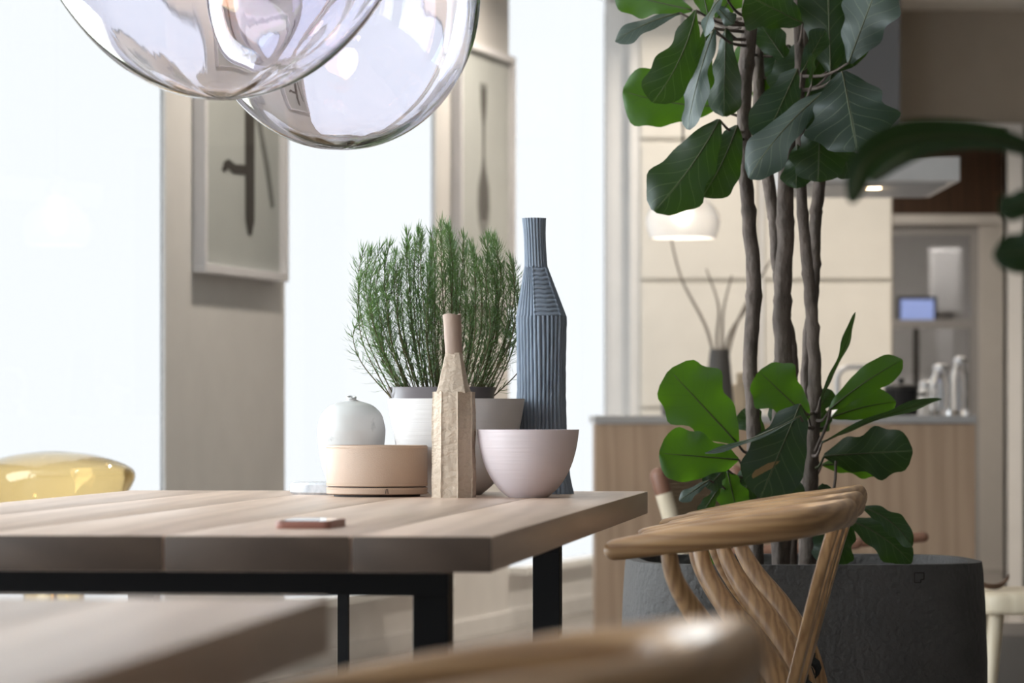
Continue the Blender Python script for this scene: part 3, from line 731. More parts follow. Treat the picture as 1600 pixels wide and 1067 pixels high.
# taupe paper clay bottle
d = 6.62; s = d/F
tb = thing('clay_bottle', 'small taupe faceted clay bottle between the leather box and the lilac bowl', 'bottle', on_table(709, d))
def zpx(y): return H-(y-HY)*s-TT
yb_, ysh, yn, yt = 0, zpx(612), zpx(551), zpx(491)
NA = 160
def facet(a, n, ph): 
    k = 2*math.pi/n; b = ((a-ph) % k)-k/2
    return math.cos(math.pi/n)/math.cos(b)
def taupe(r, z, a, i):
    f = facet(a, 8, .2)
    ridge = max(0, 1-abs((((a-.2) % (math.pi/4))))/.045)+max(0, 1-abs((math.pi/4-((a-.2) % (math.pi/4))))/.045)
    q = noise.noise(Vector((math.cos(a)*3, math.sin(a)*3, z*40)))*.0012+noise.noise(Vector((math.cos(a)*9, math.sin(a)*9, z*130)))*.0006
    return r*f*1.045+ridge*.0018+q, z
prof = [(31.5*s, z*ysh/40) for z in range(0, 41)]
prof = [(r*(1+.03*(1-z/ysh)+.012*math.sin(z*60)), z) for r, z in prof]
mb = MB(); mb.lathe(prof, NA, fn=taupe); mb.build('body', 'taupe_clay', tb, angle=28)
prof = [((30.5+(14.5-30.5)*t_**.8)*s, ysh-.002+(yn-ysh+.002)*t_) for t_ in [k/14 for k in range(15)]]
def taupe2(r, z, a, i):
    f = facet(a, 4, .62); mix = .65
    q = noise.noise(Vector((math.cos(a)*4, math.sin(a)*4, z*50)))*.001
    return r*(1+(f*1.14-1)*mix)+q, z
mb = MB(); mb.lathe(prof, 96, fn=taupe2); mb.build('shoulder', 'taupe_clay', tb, angle=28)
mb = MB(); prof = [((13.4+.8*k/12)*s, yn-.003+(yt-yn+.003)*k/12) for k in range(13)]
nk = [(r, z) for r, z in prof]+[(prof[-1][0]-.003, yt), (prof[-1][0]-.003, yt-.03)]
mb.lathe(nk, 40, fn=lambda r, z, a, i: (r+noise.noise(Vector((math.cos(a), math.sin(a), z*30)))*.0006, z+.0012*math.sin(3*a+1)*(1 if i > 10 else 0)))
for i_, p in enumerate(mb.v): mb.v[i_] = Vector((p.x-(p.z-yn)*.045, p.y, p.z))
mb.build('neck', 'taupe_neck', tb)
# slate blue corrugated bottle
d = 6.955; s = d/F
bb = thing('corrugated_bottle', 'tall slate blue corrugated clay bottle behind the lilac bowl', 'bottle', on_table(846, d))
ysh, yn, yt = zpx(494), zpx(416), zpx(341)
NA = 288
def rib(a, n, amp): 
    x = (a*n/(2*math.pi)) % 1.0
    return amp*(abs(math.sin(math.pi*x))**.7-.5)
def blue_body(r, z, a, i):
    f = facet(a, 6, .35)*.5+.5
    ph = .02*math.sin(z*22+2*math.sin(a*2))
    q = noise.noise(Vector((math.cos(a)*5, math.sin(a)*5, z*60)))*.0010
    fl = max(0, 1-z/(ysh*.45))
    rx = r*f*(1+.30*fl*fl*max(0, math.cos(a))*.75)
    return rx+rib(a+ph, 36, .0052)+q, z
prof = [((39+ (1.0*math.sin(k/60*7)) + 3.0*max(0, .12-k/60)/.12)*s, ysh*k/60) for k in range(61)]
mb = MB(); mb.lathe(prof, NA, fn=blue_body); mb.build('body', 'slate_clay', bb, angle=80)
def blue_sh(r, z, a, i):
    aa = (a+math.pi/2) % (2*math.pi)
    if aa > math.pi: aa -= 2*math.pi
    f = facet(a, 6, .35)*.5+.5
    if -.28 < aa < .85: q = .0034*(abs(math.sin(z*math.pi/.0082+.25*math.sin(a*9)))**.7-.4)
    else: q = rib(a*1.0, 36, .0046)
    q += .002 if abs(aa+.28) < .05 or abs(aa-.85) < .05 else 0
    return r*f+q, z
prof = [((39.5+(17.0-39.5)*t_**1.0)*s, ysh+(yn-ysh)*t_) for t_ in [k/72 for k in range(73)]]
mb = MB(); mb.lathe(prof, NA, fn=blue_sh); mb.build('shoulder', 'slate_clay', bb, angle=80)
prof = [((17-1.2*math.sin(k/16*math.pi*.8)+1.6*(k/16)**3)*s, yn-.002+(yt-yn+.002)*k/16) for k in range(17)]
mb = MB(); mb.lathe(prof+[(prof[-1][0]-.004, yt), (prof[-1][0]-.004, yt-.05)], 160, fn=lambda r, z, a, i: (r+rib(a, 22, .0028)*(1 if i < 17 else 0), z))
for i_, p in enumerate(mb.v): mb.v[i_] = Vector((p.x-(p.z-yn)*.04-.010*0-.012*(1 if False else 0), p.y, p.z))
mb.build('neck', 'slate_clay', bb, angle=80)
for ch in bb.children:
    if ch.name.startswith('shoulder') or ch.name.startswith('neck'):
        for v in ch.data.vertices:      # the bottle leans a little: its upper half is off centre
            k = max(0, (v.co.z-ysh)/(yn-ysh)); v.co.x -= -.0 + .011*min(k, 1)*-1*0 + .010*min(k, 1)

# rosemary
d = 7.10; s = d/F
rp = thing('rosemary_plant', 'bushy potted rosemary behind the large white bowl', 'potted plant', on_table(690, d))
hp = H-(605-HY)*s-TT; rp_ = 85*s
mb = MB(); mb.lathe([(rp_*.72, 0), (rp_*.74, .003), (rp_*.985, hp-.004), (rp_, hp), (rp_-.006, hp), (rp_-.009, hp-.02), (.002, hp-.02)], 56); mb.build('pot', 'pot', rp)
mb = MB(); mb.lathe([(rp_-.012, hp-.028), (rp_-.012, hp-.019), (.001, hp-.014)], 40); mb.build('soil', 'soil', rp)
random.seed(11)
def top_of(px):   # silhouette of the bush
    return {0: 0}.get(px, 0)
sil = [(556, 455), (566, 405), (578, 385), (600, 392), (622, 385), (640, 362), (660, 372), (682, 366), (700, 352), (716, 378), (735, 392), (758, 378), (775, 382), (795, 405), (806, 450)]
def sil_y(x):
    for (a, b), (c, e) in zip(sil, sil[1:]):
        if a <= x <= c: return b+(e-b)*(x-a)/(c-a)
    return 460
NS = 84
for k in range(NS):
    tx = 562+(k+.5)/NS*244+random.uniform(-5, 5); tx = min(max(tx, 558), 806)
    ty = sil_y(tx)+random.choice([-14, -6, 0, 6, 14, 30, 60, 100])*random.uniform(.5, 1.1)
    bxp = 690+(tx-684)*random.uniform(.45, .72); bxp = min(max(bxp, 612), 768)
    dep = random.uniform(-.065, .075)
    base = Vector(((bxp-690)*s, dep*.6, hp-.02)); tip = Vector(((tx-690)*s, dep*1.25, H-(ty-HY)*s-TT))
    bow = Vector(((tx-684)*s*.22, dep*.3, 0))
    mid = base.lerp(tip, .42)+bow+Vector((random.uniform(-.006, .006), 0, 0))
    q3 = base.lerp(tip, .76)+bow*.8
    hook = tip+Vector((random.uniform(-.012, .012), random.uniform(-.01, .01), -.002))
    pts = smooth_path([base, mid, q3, hook], 7); n_ = len(pts)
    mb = MB(); mb.tube(pts, lerp_list([.0014, .0009, .0005], n_), 5, mi=0)
    Ln = sum((pts[i+1]-pts[i]).length for i in range(n_-1))
    cnt = int(Ln/.0019)
    for j in range(cnt):
        u = j/cnt; u = u*(1-.08)+.08
        if u < .22 and random.random() < .35: continue
        fi = u*(n_-1); i0 = min(int(fi), n_-2); p = pts[i0].lerp(pts[i0+1], fi-i0); t = (pts[i0+1]-pts[i0]).normalized()
        az = random.uniform(0, 2*math.pi); o1 = t.orthogonal().normalized(); o2 = t.cross(o1)
        side = o1*math.cos(az)+o2*math.sin(az)
        up = random.uniform(.25, 1.1) if u < .9 else random.uniform(1.0, 2.2)
        dv = (side+t*up).normalized(); ln = random.uniform(.017, .034)*(1 if u < .85 else .8)
        tw = dv.cross(side+t*.3); 
        if tw.length < 1e-4: tw = dv.orthogonal()
        tw.normalize(); wv = random.uniform(.0007, .0011)
        cur = t*ln*.10-side*ln*.05
        a_, b_ = p-tw*wv*.6, p+tw*wv*.6; m1 = p+dv*ln*.55+side*ln*.05
        mb.add([a_, b_, m1+tw*wv, m1-tw*wv, p+dv*ln+cur], [(0, 1, 2, 3), (3, 2, 4)], 1)
    mb.build('sprig', ['rose_stem', 'needle'], rp, smooth=False)

# phone
d = 810/169.; ph = thing('phone', 'phone in a rose coloured case lying on the oak table', 'phone', (PX(486, d), d, TT), R(-6))
def rrect(mb, w_, l_, z0, z1, r, n=6):
    vs = []
    for z in (z0, z1):
        for cx, cy, a0 in ((w_-r, l_-r, 0), (-w_+r, l_-r, 90), (-w_+r, -l_+r, 180), (w_-r, -l_+r, 270)):
            for k in range(n+1):
                a = R(a0+90*k/n); vs.append((cx+r*math.cos(a), cy+r*math.sin(a), z))
    m_ = len(vs)//2
    mb.add(vs, [tuple(range(m_-1, -1, -1)), tuple(range(m_, 2*m_))]+[(i, (i+1) % m_, m_+(i+1) % m_, m_+i) for i in range(m_)])
mb = MB(); rrect(mb, .0345, .0695, 0, .0095, .01); mb.build('case', 'phone_case', ph, angle=50, bevel=.001)
mb = MB(); rrect(mb, .031, .066, .0095, .0101, .008); mb.build('screen', 'screen', ph, angle=50)

# ================================================================== GLASS BUBBLE PENDANTS
def bubble(px, y_bottom, d, rx, ry, label, seed, wob=.004):
    s = d/F; zb = H-(y_bottom-HY)*s; rx *= s; ry *= s
    t = thing('glass_bubble_pendant', label, 'pendant lamp', (PX(px, d), d, CEIL), 0, 'lilac glass bubble pendants')
    cz = zb+ry-CEIL; nk = .045
    prof = []
    n_ = 64
    for k in range(n_+1):
        a = -math.pi/2+math.pi*k/n_*.955
        prof.append((max(rx*math.cos(a), .0015), cz+ry*math.sin(a)))
    top = prof[-1]
    mb = MB(); N = 112; vs = []
    def disp(a, z, amp, sd):
        v = Vector((math.cos(a)*1.3+sd, math.sin(a)*1.3, z*3.2))
        return (noise.noise(v)*1.0+noise.noise(v*2.3)*.35)*amp
    outer, inner = [], []
    for r, z in prof:
        outer.append([(r, z, k) for k in range(N)])
    rings = []
    for r, z in prof: rings.append([((r+disp(2*math.pi*k/N, z, wob, seed)*min(1, r/.1)), z) for k in range(N)])
    th_ = .0034
    for i in range(len(prof)-1, -1, -1):
        r, z = prof[i]; a_ = -math.pi/2+math.pi*i/n_*.955
        nr, nz = math.cos(a_)/rx, math.sin(a_)/ry; ln = math.hypot(nr, nz); nr /= ln; nz /= ln
        tk = th_*(1+1.6*max(0, -math.sin(a_))**6)
        rings.append([(max(rings[i][k][0]-nr*tk*(1+1.1*noise.noise(Vector((math.cos(6.2832*k/N)*2, math.sin(6.2832*k/N)*2, z*5+seed)))), .0008), z-nz*tk) for k in range(N)])
    for rg in rings:
        for k, (r, z) in enumerate(rg):
            a = 2*math.pi*k/N; vs.append((r*math.cos(a), r*math.sin(a), z))
    fs = []; L = len(rings)
    for i in range(L-1):
        for k in range(N): fs.append((i*N+k, i*N+(k+1) % N, (i+1)*N+(k+1) % N, (i+1)*N+k))
    fs.append(tuple(range(N-1, -1, -1))); fs.append(tuple((L-1)*N+k for k in range(N)))
    mb.add(vs, fs); mb.build('glass_shade', 'lilac_glass', t, angle=180)
    zt = top[1]
    mb = MB(); mb.lathe([(top[0]+.006, zt-.004), (top[0]+.008, zt+.01), (.03, zt+.03), (.012, zt+.05)], 40); mb.build('cap', 'brass', t)
    mb = MB(); mb.tube([(0, 0, zt+.045), (0, 0, 0)], .003, 8); mb.build('cord', 'flex', t)
    mb = MB(); mb.lathe([(.05, 0), (.05, -.02), (.008, -.026)], 24); mb.build('ceiling_rose', 'white', t)
    mb = MB(); mb.lathe([(.016, zt+.0), (.016, zt-.06), (.012, zt-.065)], 20); mb.build('lamp_holder', 'brass', t)
    mb = MB(); mb.lathe(smooth_profile([(.008, zt-.065), (.018, zt-.085), (.03, zt-.125), (.018, zt-.15), (.002, zt-.156)], 4), 24); mb.build('bulb', 'bulb', t)
bubble(346, 156, 5.65, 325, 420, 'front lilac glass bubble pendant at the top left', 1.0, .010)
bubble(533, 235, 6.35, 222, 245, 'rear lilac glass bubble pendant hanging lower, partly behind the front one', 4.0, .006)

# ================================================================== AMBER GLASS LAMP, left
d = 9.3; s = d/F
al = thing('amber_glass_lamp', 'amber glass mushroom lamp standing behind the left end of the oak table', 'lamp', (PX(84, d), d, 0))
z0 = H-(742-HY)*s; z1 = H-(704-HY)*s; ra = 127*s
def shell(mb, prof, th, n=64):
    out = smooth_profile(prof, 6); mb.lathe(out+[(max(r-th, .001), z) for r, z in reversed(out)], n, closed=True)
mb = MB(); shell(mb, [(.075, z0-.13), (.13, z0-.10), (ra*.90, z0-.045), (ra, z0), (ra*.88, z0+.025), (ra*.55, z1-.012), (ra*.2, z1-.002), (.006, z1)], .004); mb.build('glass_head', 'amber_glass', al)
mb = MB(); shell(mb, [(.14, .02), (.12, .10), (.085, .30), (.07, z0-.20), (.078, z0-.131)], .004); mb.build('glass_foot', 'amber_glass', al)
mb = MB(); mb.lathe([(.16, 0), (.16, .015), (.14, .02)], 48); mb.build('base', 'brass', al)
mb = MB(); mb.lathe([(.03, z0-.131), (.03, z0-.11), (.02, z0-.095)], 20); mb.lathe([(.008, .02), (.008, z0-.131)], 12); mb.build('lamp_holder', 'brass', al)
mb = MB(); mb.lathe(smooth_profile([(.01, z0-.095), (.022, z0-.085), (.022, z0-.065), (.002, z0-.055)], 4), 20); mb.build('bulb', 'bulb_soft', al)

# ================================================================== PLANTER AND FIG
pc = Vector((PX(1252, 7.83), 7.83, 0)); PA, PB, PH = .358, .325, .600
pn = thing('concrete_planter', 'large dark grey concrete planter holding the fig', 'planter', (pc.x, pc.y, 0), R(3))
def superring(a, b, z, n=72, e=3.6):
    out = []
    for k in range(n):
        t = 2*math.pi*k/n; c, s_ = math.cos(t), math.sin(t)
        out.append((a*math.copysign(abs(c)**(2/e), c), b*math.copysign(abs(s_)**(2/e), s_), z))
    return out
mb = MB(); rings = []
for z, k in ((0, .90), (.02, .93), (.12, .985), (.25, 1.012), (.40, 1.012), (.52, 1.0), (.585, .988), (PH, .982)): rings.append(superring(PA*k, PB*k, z))
for z, k in ((PH, .982), (PH-.008, .982), (.54, .99), (.50, .99)): rings.append(superring(PA*k-.026, PB*k-.026, z))
vs = [p for r in rings for p in r]; n_ = 72; fs = []
for i in range(len(rings)-1):
    for k in range(n_): fs.append((i*n_+k, i*n_+(k+1) % n_, (i+1)*n_+(k+1) % n_, (i+1)*n_+k))
fs.append(tuple(range(n_-1, -1, -1))); fs.append(tuple((len(rings)-1)*n_+k for k in range(n_)))
mb.add(vs, fs); mb.build('pot_body', 'concrete', pn, angle=35)
mb = MB(); mb.add(superring(PA-.03, PB-.03, .545)+superring(PA-.03, PB-.03, .53), [tuple(range(72)), tuple(range(143, 71, -1))]); mb.build('soil', 'soil', pn)
# stamped square mark on the front
s = 7.5/F; mx_, mz_ = (1404-1252)*7.5/F, H-(903-HY)*s
mb = MB(); yv = -PB*1.0-.0012; a = .0095
for p, q in (((-a, a), (a, a)), ((-a, -a), (-a, a)), ((-a, -a), (a*.35, -a)), ((a, a), (a, -a*.35)), ((a*.35, -a), (a*.35, -a*.4)), ((a*.35, -a*.4), (a, -a*.35))):
    mb.tube([(mx_+p[0], yv, mz_+p[1]), (mx_+q[0], yv, mz_+q[1])], .0011, 6)
mb.build('stamped_mark', 'soil', pn)

fig = thing('fiddle_leaf_fig', 'tall fiddle leaf fig with bare brown stems growing from the concrete planter', 'tree', (pc.x, pc.y, .545))
FO = Vector((pc.x, pc.y, .545))
trunks = [
  (7.70, [(1185, -140, 22), (1174, -40, 24), (1170, 60, 25), (1163, 150, 23), (1164, 250, 22), (1170, 340, 22), (1178, 450, 24), (1172, 560, 23), (1176, 640, 22), (1178, 700, 22), (1180, 800, 24), (1182, 915, 26)]),
  (7.86, [(1188, -80, 16), (1186, 20, 18), (1185, 120, 19), (1191, 220, 19), (1201, 285, 20), (1209, 345, 18), (1213, 410, 17), (1222, 470, 17), (1236, 540, 18), (1238, 620, 18), (1236, 760, 20), (1236, 905, 22)]),
  (7.74, [(1268, -60, 15), (1255, 80, 17), (1240, 180, 20), (1228, 280, 26), (1227, 380, 26), (1222, 480, 28), (1224, 560, 28), (1220, 640, 28), (1218, 720, 28), (1222, 915, 30)]),
  (7.70, [(1246, -40, 14), (1250, 150, 15), (1252, 290, 17), (1258, 380, 18), (1265, 450, 19), (1270, 520, 20), (1273, 600, 21), (1269, 700, 23), (1266, 780, 24), (1262, 915, 26)]),
  (7.84, [(1318, -40, 13), (1305, 80, 15), (1292, 190, 17), (1280, 290, 20), (1274, 350, 19), (1273, 420, 18), (1270, 480, 17), (1260, 540, 14), (1258, 700, 15), (1256, 905, 18)])]
tpaths = []
random.seed(5)
for d, pl_ in trunks:
    pts = [P(x, y, d)-FO for x, y, w_ in pl_]; rad = [w_*d/F/2 for x, y, w_ in pl_]
    pts[-1].z = -.01
    sp_ = smooth_path(pts, 9); rr = lerp_list(rad, len(sp_))
    rr = [r*(1+.10*noise.noise(Vector((i*.55, d*10, 0)))+(.14 if i % 11 == 0 else 0)) for i, r in enumerate(rr)]
    sp_ = [p+Vector((noise.noise(Vector((i*.35, d*7, 1)))*.0025, 0, 0)) for i, p in enumerate(sp_)]
    mb = MB(); mb.tube(sp_, rr, 12); mb.build('stem', 'bark', fig)
    tpaths.append(sp_)
PROF = [(0, .05), (.06, .20), (.14, .36), (.25, .46), (.36, .52), (.46, .64), (.56, .82), (.66, .95), (.76, 1.0), (.85, .95), (.92, .78), (.97, .50), (1.0, .10)]
def prof_at(t, ov=0.0):
    for (a, b), (c, e) in zip(PROF, PROF[1:]):
        if a <= t <= c:
            v = b+(e-b)*(t-a)/(c-a); break
    else: v = .1
    el = math.sin(math.pi*min(max(t, .02), .985))**.75
    return v*(1-ov)+el*ov
def leaf(base, tip, wpx, d, dz=0.0, bend=0.0, sag=0.0, roll=0, cup=.12, m='leaf_dark', ov=.15, wave=1.0, parent=None, org=None, paths=None, petiole=True, mid=None, name='leaf'):
    """leaf from base to tip (picture places at depth d; dz = how much farther the tip is), roll turns it about its rib"""
    parent = parent or fig; org = FO if org is None else org; paths = tpaths if paths is None else paths
    b = P(base[0], base[1], d)-org; e = P(tip[0], tip[1], d+dz)-org
    ax = (e-b); L = ax.length; ax.normalize()
    view = (b+org-Vector((0, 0, H))).normalized()
    side = ax.cross(view).normalized(); nrm = side.cross(ax).normalized()
    q = Quaternion(ax, R(roll)); side = q @ side; nrm = q @ nrm
    W = 1.08*wpx*d/F/2/max(abs(math.cos(R(roll))), .18)
    NV, NU = 22, 10; vs = []; uv = []
    sd = base[0]*.13+base[1]*.07
    s_ = d/F; perp = Vector((-(e-b).z, 0, (e-b).x)).normalized()
    for i in range(NV+1):
        t = i/NV
        c = b+ax*L*t+nrm*(sag*4*t*(1-t))*L+perp*bend*s_*4*t*(1-t)
        w_ = W*prof_at(t, ov)*(1+.07*math.sin(t*17+sd)*wave)
        for j in range(NU+1):
            u = j/NU*2-1
            h = cup*W*abs(u)**1.4+W*.10*wave*math.sin(t*13+sd+(2.0 if u > 0 else 0))*u*u
            w2 = w_*(1+.06*wave*math.sin(t*21+sd*2+(1.3 if u > 0 else 0)))
            vs.append(c+side*u*w2-nrm*h*-1.0*(1 if cup >= 0 else 1)); uv.append((u, t))
    fs = []
    for i in range(NV):
        for j in range(NU):
            a = i*(NU+1)+j; fs.append((a, a+1, a+NU+2, a+NU+1))
    mb = MB(); mb.add(vs, fs, 0)
    nl = len(vs)
    # raised midrib on the back of the blade and the petiole
    rib_ = [b+ax*L*t+nrm*(sag*4*t*(1-t))*L+perp*bend*s_*4*t*(1-t) for t in [k/12*.93 for k in range(13)]]
    mb.tube(rib_, lerp_list([.0017, .0012, .0004], 13), 5, mi=1)
    if petiole and paths:
        best = None
        for sp_ in paths:
            for p in sp_:
                dd_ = (p-b).length+max(0, p.z-b.z)*.6
                if best is None or dd_ < best[0]: best = (dd_, p)
        tp = best[1]+Vector((0, 0, -.015))
        m_ = tp.lerp(b, .55)+Vector((0, 0, -.012))
        pp = smooth_path([tp, m_, b], 5); mb.tube(pp, lerp_list([.0038, .003, .002], len(pp)), 6, mi=2 if best[0] > .06 else 1)
    me = bpy.data.meshes.new(name); me.from_pydata([tuple(p) for p in mb.v], [], mb.f)
    for mm in (m, 'petiole', 'bark'): me.materials.append(M[mm])
    me.polygons.foreach_set('material_index', mb.m)
    ul = me.uv_layers.new(name='leaf')
    for lp in me.loops:
        if lp.vertex_index < nl: ul.data[lp.index].uv = uv[lp.vertex_index]
    me.polygons.foreach_set('use_smooth', [True]*len(me.polygons))
    o = bpy.data.objects.new(name, me); C.objects.link(o); o.parent = parent
    return o
D_, G_, B_ = 'leaf_dark', 'leaf_grey', 'leaf_bright'
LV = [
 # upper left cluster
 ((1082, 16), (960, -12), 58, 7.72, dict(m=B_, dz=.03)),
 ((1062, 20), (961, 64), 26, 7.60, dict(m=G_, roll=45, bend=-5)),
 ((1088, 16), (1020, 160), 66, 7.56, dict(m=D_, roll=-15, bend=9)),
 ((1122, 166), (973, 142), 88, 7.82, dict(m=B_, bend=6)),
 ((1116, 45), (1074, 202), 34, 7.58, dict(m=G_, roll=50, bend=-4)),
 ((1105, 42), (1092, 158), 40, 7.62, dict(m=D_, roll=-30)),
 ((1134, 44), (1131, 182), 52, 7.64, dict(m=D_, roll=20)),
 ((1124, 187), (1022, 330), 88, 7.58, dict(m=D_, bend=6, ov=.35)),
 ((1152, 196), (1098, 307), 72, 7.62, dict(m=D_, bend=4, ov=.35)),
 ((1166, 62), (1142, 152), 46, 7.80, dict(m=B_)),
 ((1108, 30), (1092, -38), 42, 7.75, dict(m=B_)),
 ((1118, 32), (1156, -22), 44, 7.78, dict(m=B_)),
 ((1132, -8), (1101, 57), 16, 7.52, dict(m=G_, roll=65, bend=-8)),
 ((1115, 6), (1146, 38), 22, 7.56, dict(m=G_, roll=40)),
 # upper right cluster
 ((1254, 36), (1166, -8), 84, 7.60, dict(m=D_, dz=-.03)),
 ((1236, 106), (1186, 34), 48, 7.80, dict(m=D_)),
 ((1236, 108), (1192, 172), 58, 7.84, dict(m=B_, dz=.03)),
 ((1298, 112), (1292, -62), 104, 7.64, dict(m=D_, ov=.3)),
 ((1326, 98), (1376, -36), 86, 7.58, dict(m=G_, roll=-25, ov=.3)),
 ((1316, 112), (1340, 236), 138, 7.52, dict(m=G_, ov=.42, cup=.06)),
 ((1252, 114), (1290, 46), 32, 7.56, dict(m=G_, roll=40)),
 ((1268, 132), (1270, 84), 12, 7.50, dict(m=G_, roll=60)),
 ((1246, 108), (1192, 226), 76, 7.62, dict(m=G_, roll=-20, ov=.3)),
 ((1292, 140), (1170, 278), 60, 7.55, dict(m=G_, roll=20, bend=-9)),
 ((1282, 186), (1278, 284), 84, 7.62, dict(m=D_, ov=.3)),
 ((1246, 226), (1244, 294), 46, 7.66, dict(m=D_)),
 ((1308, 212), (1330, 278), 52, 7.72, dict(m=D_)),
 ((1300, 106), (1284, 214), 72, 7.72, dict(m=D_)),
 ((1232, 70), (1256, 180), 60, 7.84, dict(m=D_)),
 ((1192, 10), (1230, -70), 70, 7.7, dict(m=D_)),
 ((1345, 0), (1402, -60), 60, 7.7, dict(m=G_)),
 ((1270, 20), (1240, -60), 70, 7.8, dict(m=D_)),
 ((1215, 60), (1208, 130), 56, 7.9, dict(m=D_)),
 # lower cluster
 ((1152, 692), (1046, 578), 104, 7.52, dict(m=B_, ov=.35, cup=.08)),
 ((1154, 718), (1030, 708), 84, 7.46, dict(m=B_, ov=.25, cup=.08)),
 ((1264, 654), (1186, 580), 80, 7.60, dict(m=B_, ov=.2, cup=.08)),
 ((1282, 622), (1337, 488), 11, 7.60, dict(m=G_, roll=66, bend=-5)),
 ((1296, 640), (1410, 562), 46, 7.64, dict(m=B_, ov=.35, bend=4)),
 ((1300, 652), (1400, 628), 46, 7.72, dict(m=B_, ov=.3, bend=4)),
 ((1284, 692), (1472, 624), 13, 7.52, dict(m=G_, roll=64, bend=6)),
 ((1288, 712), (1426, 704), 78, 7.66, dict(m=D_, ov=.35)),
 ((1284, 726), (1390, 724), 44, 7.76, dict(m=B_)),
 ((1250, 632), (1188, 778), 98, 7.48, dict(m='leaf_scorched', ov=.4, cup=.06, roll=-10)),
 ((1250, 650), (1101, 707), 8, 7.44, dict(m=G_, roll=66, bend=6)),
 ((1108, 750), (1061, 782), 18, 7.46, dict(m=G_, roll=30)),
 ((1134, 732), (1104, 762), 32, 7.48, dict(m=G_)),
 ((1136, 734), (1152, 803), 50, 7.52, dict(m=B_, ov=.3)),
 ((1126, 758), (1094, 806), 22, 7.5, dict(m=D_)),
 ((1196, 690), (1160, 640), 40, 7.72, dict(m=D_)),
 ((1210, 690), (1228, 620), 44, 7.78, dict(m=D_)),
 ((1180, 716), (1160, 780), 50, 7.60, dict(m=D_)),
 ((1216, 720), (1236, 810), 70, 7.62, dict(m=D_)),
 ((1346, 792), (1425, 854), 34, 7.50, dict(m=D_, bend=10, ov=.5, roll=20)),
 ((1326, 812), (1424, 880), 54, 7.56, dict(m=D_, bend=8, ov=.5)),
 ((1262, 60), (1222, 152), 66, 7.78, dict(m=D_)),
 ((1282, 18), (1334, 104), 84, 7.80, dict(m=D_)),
 ((1212, 18), (1184, 112), 54, 7.92, dict(m=D_)),
 ((1302, 58), (1258, 136), 64, 7.82, dict(m=D_)),
 ((1318, 20), (1290, -60), 70, 7.72, dict(m=G_)),
 ((1240, 150), (1214, 246), 60, 7.74, dict(m=D_)),
 ((1330, 812), (1286, 884), 66, 7.62, dict(m=D_, ov=.3)),
 ((1130, 832), (1106, 882), 26, 7.62, dict(m=B_)),
 ((1300, 764), (1278, 762), 14, 7.66, dict(m=D_, ov=.6)),
 ((1268, 650), (1300, 610), 30, 7.86, dict(m=D_)),
 ((1250, 690), (1290, 640), 44, 7.88, dict(m=D_)),
]
for bse, tp, wpx, d, kw in LV: leaf(bse, tp, wpx, d, **kw)
# twig carrying the low right leaves and the scorched patch on the big grey leaf
mb = MB(); mb.tube(smooth_path([P(1266, 720, 7.7)-FO, P(1290, 668, 7.66)-FO, P(1297, 640, 7.64)-FO], 5), .0035, 7)
mb.tube(smooth_path([P(1262, 800, 7.7)-FO, P(1300, 770, 7.66)-FO, P(1306, 720, 7.66)-FO], 5), .003, 7); mb.build('twig', 'bark', fig)

# ================================================================== FIG IN THE RIGHT FOREGROUND
dN = 3.3; nx = PX(1700, dN)
nfig = thing('foreground_fig', 'blurred dark green fig leaves reaching in at the right edge', 'plant', (nx, dN, 0)); NO = Vector((nx, dN, 0))
mb = MB(); mb.lathe(smooth_profile([(.10, 0), (.13, .02), (.15, .3), (.15, .32), (.135, .32), (.13, .27)], 4), 40); mb.build('pot', 'concrete', nfig)
mb = MB(); mb.lathe([(.13, .25), (.13, .27), (.001, .275)], 32); mb.build('soil', 'soil', nfig)
st = smooth_path([(0, 0, .27), (.01, .01, .7), (-.005, 0, 1.0), (-.02, 0, 1.16), (-.015, 0, 1.35)], 8)
mb = MB(); mb.tube(st, lerp_list([.014, .011, .007], len(st)), 10); mb.build('stem', 'bark', nfig)
kwN = dict(parent=nfig, org=NO, paths=[st])
def arch_leaf(px_pts, wpx, d, m):
    """leaf following a curved rib given by picture places"""
    pts = smooth_path([P(x, y, d+k)-NO for x, y, k in px_pts], 8); n_ = len(pts); vs = []; uv = []; fs = []
    NU = 8
    for i, p in enumerate(pts):
        t = i/(n_-1); tt = (pts[min(i+1, n_-1)]-pts[max(i-1, 0)]).normalized()
        sd = tt.cross(Vector((0, .86, .5))).normalized(); nn = sd.cross(tt)
        for j in range(NU+1):
            u = j/NU*2-1; w_ = wpx*d/F/2*prof_at(t, .7)
            vs.append(p+sd*u*w_+nn*abs(u)**1.5*w_*.25); uv.append((u, t))
    for i in range(n_-1):
        for j in range(NU):
            a = i*(NU+1)+j; fs.append((a, a+1, a+NU+2, a+NU+1))
    mb = MB(); mb.add(vs, fs); nl = len(vs); mb.tube(pts[:-2], .0016, 5, mi=1)
    me = bpy.data.meshes.new('leaf'); me.from_pydata([tuple(p) for p in mb.v], [], mb.f)
    for mm in (m, 'petiole'): me.materials.append(M[mm])
    me.polygons.foreach_set('material_index', mb.m); ul = me.uv_layers.new(name='leaf')
    for lp in me.loops:
        if lp.vertex_index < nl: ul.data[lp.index].uv = uv[lp.vertex_index]
    me.polygons.foreach_set('use_smooth', [True]*len(me.polygons))
    o = bpy.data.objects.new('leaf', me); C.objects.link(o); o.parent = nfig
arch_leaf([(1672, 260, 0), (1560, 218, -.02), (1470, 212, -.03), (1400, 222, -.04), (1352, 255, -.05), (1330, 318, -.06)], 62, dN, 'leaf_shade')
arch_leaf([(1672, 262, .02), (1560, 224, .04), (1460, 226, .06), (1400, 252, .07), (1362, 285, .08)], 40, dN, 'leaf_shade')
leaf((1660, 300), (1560, 330), 44, dN, m='leaf_shade', **kwN)
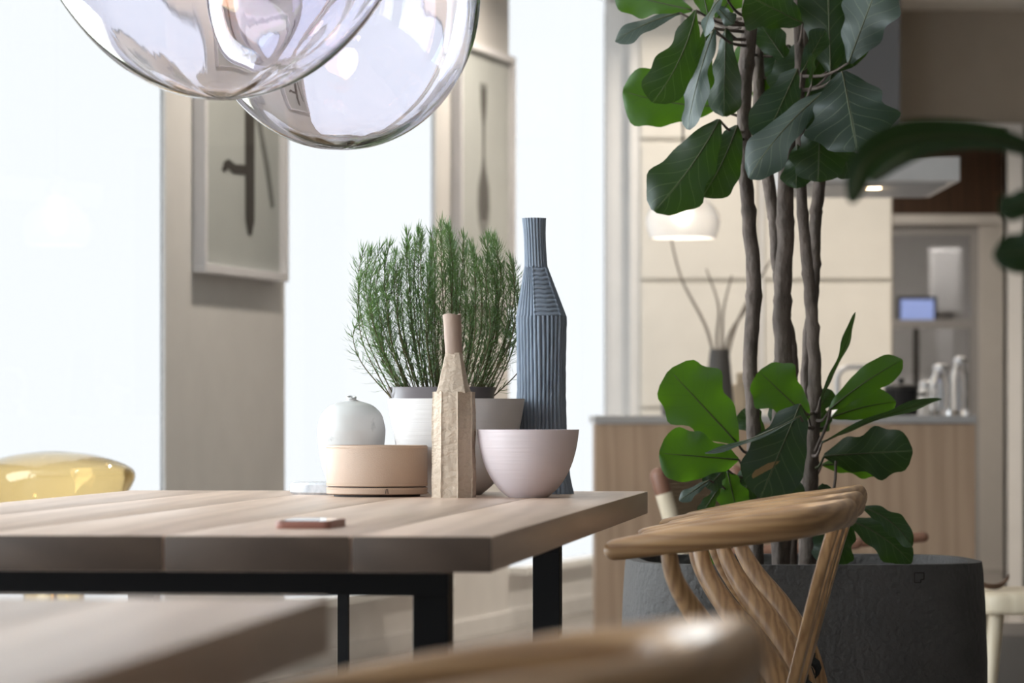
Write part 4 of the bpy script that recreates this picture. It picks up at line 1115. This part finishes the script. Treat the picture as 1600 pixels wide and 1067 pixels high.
leaf((1668, 390), (1552, 398), 66, dN, m='leaf_shade', ov=.6, **kwN)
leaf((1690, 300), (1790, 250), 80, dN, m='leaf_shade', **kwN)
leaf((1690, 220), (1720, 90), 80, dN, m='leaf_shade', **kwN)
leaf((1700, 420), (1800, 470), 80, dN, m='leaf_shade', **kwN)

# ================================================================== LOUNGE CHAIR BEHIND THE PLANTER
d = 9.5; s = d/F
lc = thing('lounge_chair', 'pale wood lounge chair with woven back and brown arm behind the planter', 'chair', (PX(1240, d), d, 0)); LO = Vector((PX(1240, d), d, 0))
def LP(x, y, k=0): return P(x, y, d+k)-LO
LVv = Vector((.22, .52, 0))          # from the near side of the chair to its far side
for k in (0, 1):
    off = LVv*k
    a = LP(1029, 744)+off; b = LP(1063, 862)+off; dirn = b-a
    e = a+dirn*(a.z/(a.z-b.z))
    mb = MB(); mb.tube([a+dirn*.20, e], [.021, .017], 14); o = mb.build('back_post', 'pale_wood', lc)
    mb = MB(); mb.tube([a, a+dirn*.20], .022, 14, dome=4); mb.build('leather_tip', 'brown_leather', o)
    p1 = LP(1058, 872)+off; p3 = LP(1478, 849); p3 = Vector((p3.x, LVv.y, p3.z))-LVv*(1-k); p2 = p1.lerp(p3, .8)
    mb = MB(); mb.tube(smooth_path([p1, p2, p3], 6), .014, 12, dome=3); mb.build('arm', 'brown_leather', lc)
    mb = MB(); mb.tube([(p2.x, p2.y, 0), (p2.x-.01, p2.y, p2.z-.012)], .018, 12); mb.build('front_post', 'pale_wood', lc)
    q = LP(1092, 940)+off
    mb = MB(); mb.tube([q, Vector((p2.x, p2.y, .36))], .016, 10); mb.build('seat_rail', 'pale_wood', lc)
a = LP(1040, 750); b = LP(1084, 905); NZ = 24
for i in range(NZ):
    p = a.lerp(b, i/NZ); mb = MB(); mb.tube([p, p+LVv*.5+Vector((.012, 0, -.002)), p+LVv], .0072, 6); mb.build('back_cord', 'weave', lc)
for i in range(16):
    p = LP(1092, 940)+Vector((.03+i*.03, 0, .004)); mb = MB(); mb.tube([p, p+LVv*.5-Vector((0, 0, .012)), p+LVv], .0145, 6); mb.build('seat_cord', 'weave', lc)

# ================================================================== BENCH, RIGHT EDGE
d = 9.7; s = d/F; zt = H-(921-HY)*s
bn = thing('wooden_bench', 'pale wooden stool at the right edge with a dry leaf on it', 'stool', (PX(1620, d), d, 0))
hwb = (1620-1518)*s
mb = MB(); rrect(mb, hwb, .20, zt-.055, zt, .05); mb.build('seat', 'pale_wood', bn, angle=50, bevel=.012)
for sx in (-1, 1):
    for sy in (-1, 1):
        mb = MB(); mb.tube([(sx*(hwb-.045), sy*.14, zt-.05), (sx*(hwb-.005), sy*.18, 0)], [.02, .014], 12); mb.build('leg', 'pale_wood', bn)
mb = MB(); pts = smooth_path([(-.05, 0, .025), (-.03, 0, .008), (0, 0, .004), (.02, .005, .012), (.035, .01, .03)], 5); n_ = len(pts)
vs = []
for i, p in enumerate(pts):
    w_ = .022*math.sin(math.pi*(i+.6)/(n_+.2)); vs += [p+Vector((0, -w_, .012)), p+Vector((0, 0, -.001)), p+Vector((0, w_, .012)), p+Vector((0, 0, .004))]
fs = []
for i in range(n_-1):
    for k in range(4): fs.append((i*4+k, i*4+(k+1) % 4, i*4+4+(k+1) % 4, i*4+4+k))
mb.add(vs, fs); tag(mb.build('dry_leaf', 'dead_leaf', loc=(PX(1556, d-.05), d-.05, zt)), 'curled dry brown leaf lying on the pale stool', 'leaf')
d = 10.6; s = d/F; zt = H-(992-HY)*s
ot = thing('ottoman', 'low brown grey upholstered ottoman behind the pale stool', 'ottoman', (PX(1640, d), d+.35, 0))
mb = MB(); mb.box((-.19, -.3, .05), (.5, .3, zt)); mb.build('cushion', 'grey_fabric', ot, bevel=.02)
for sx in (-.15, .46):
    for sy in (-.25, .25):
        mb = MB(); mb.tube([(sx, sy, 0), (sx, sy, .05)], .015, 10); mb.build('foot', 'black_steel', ot)
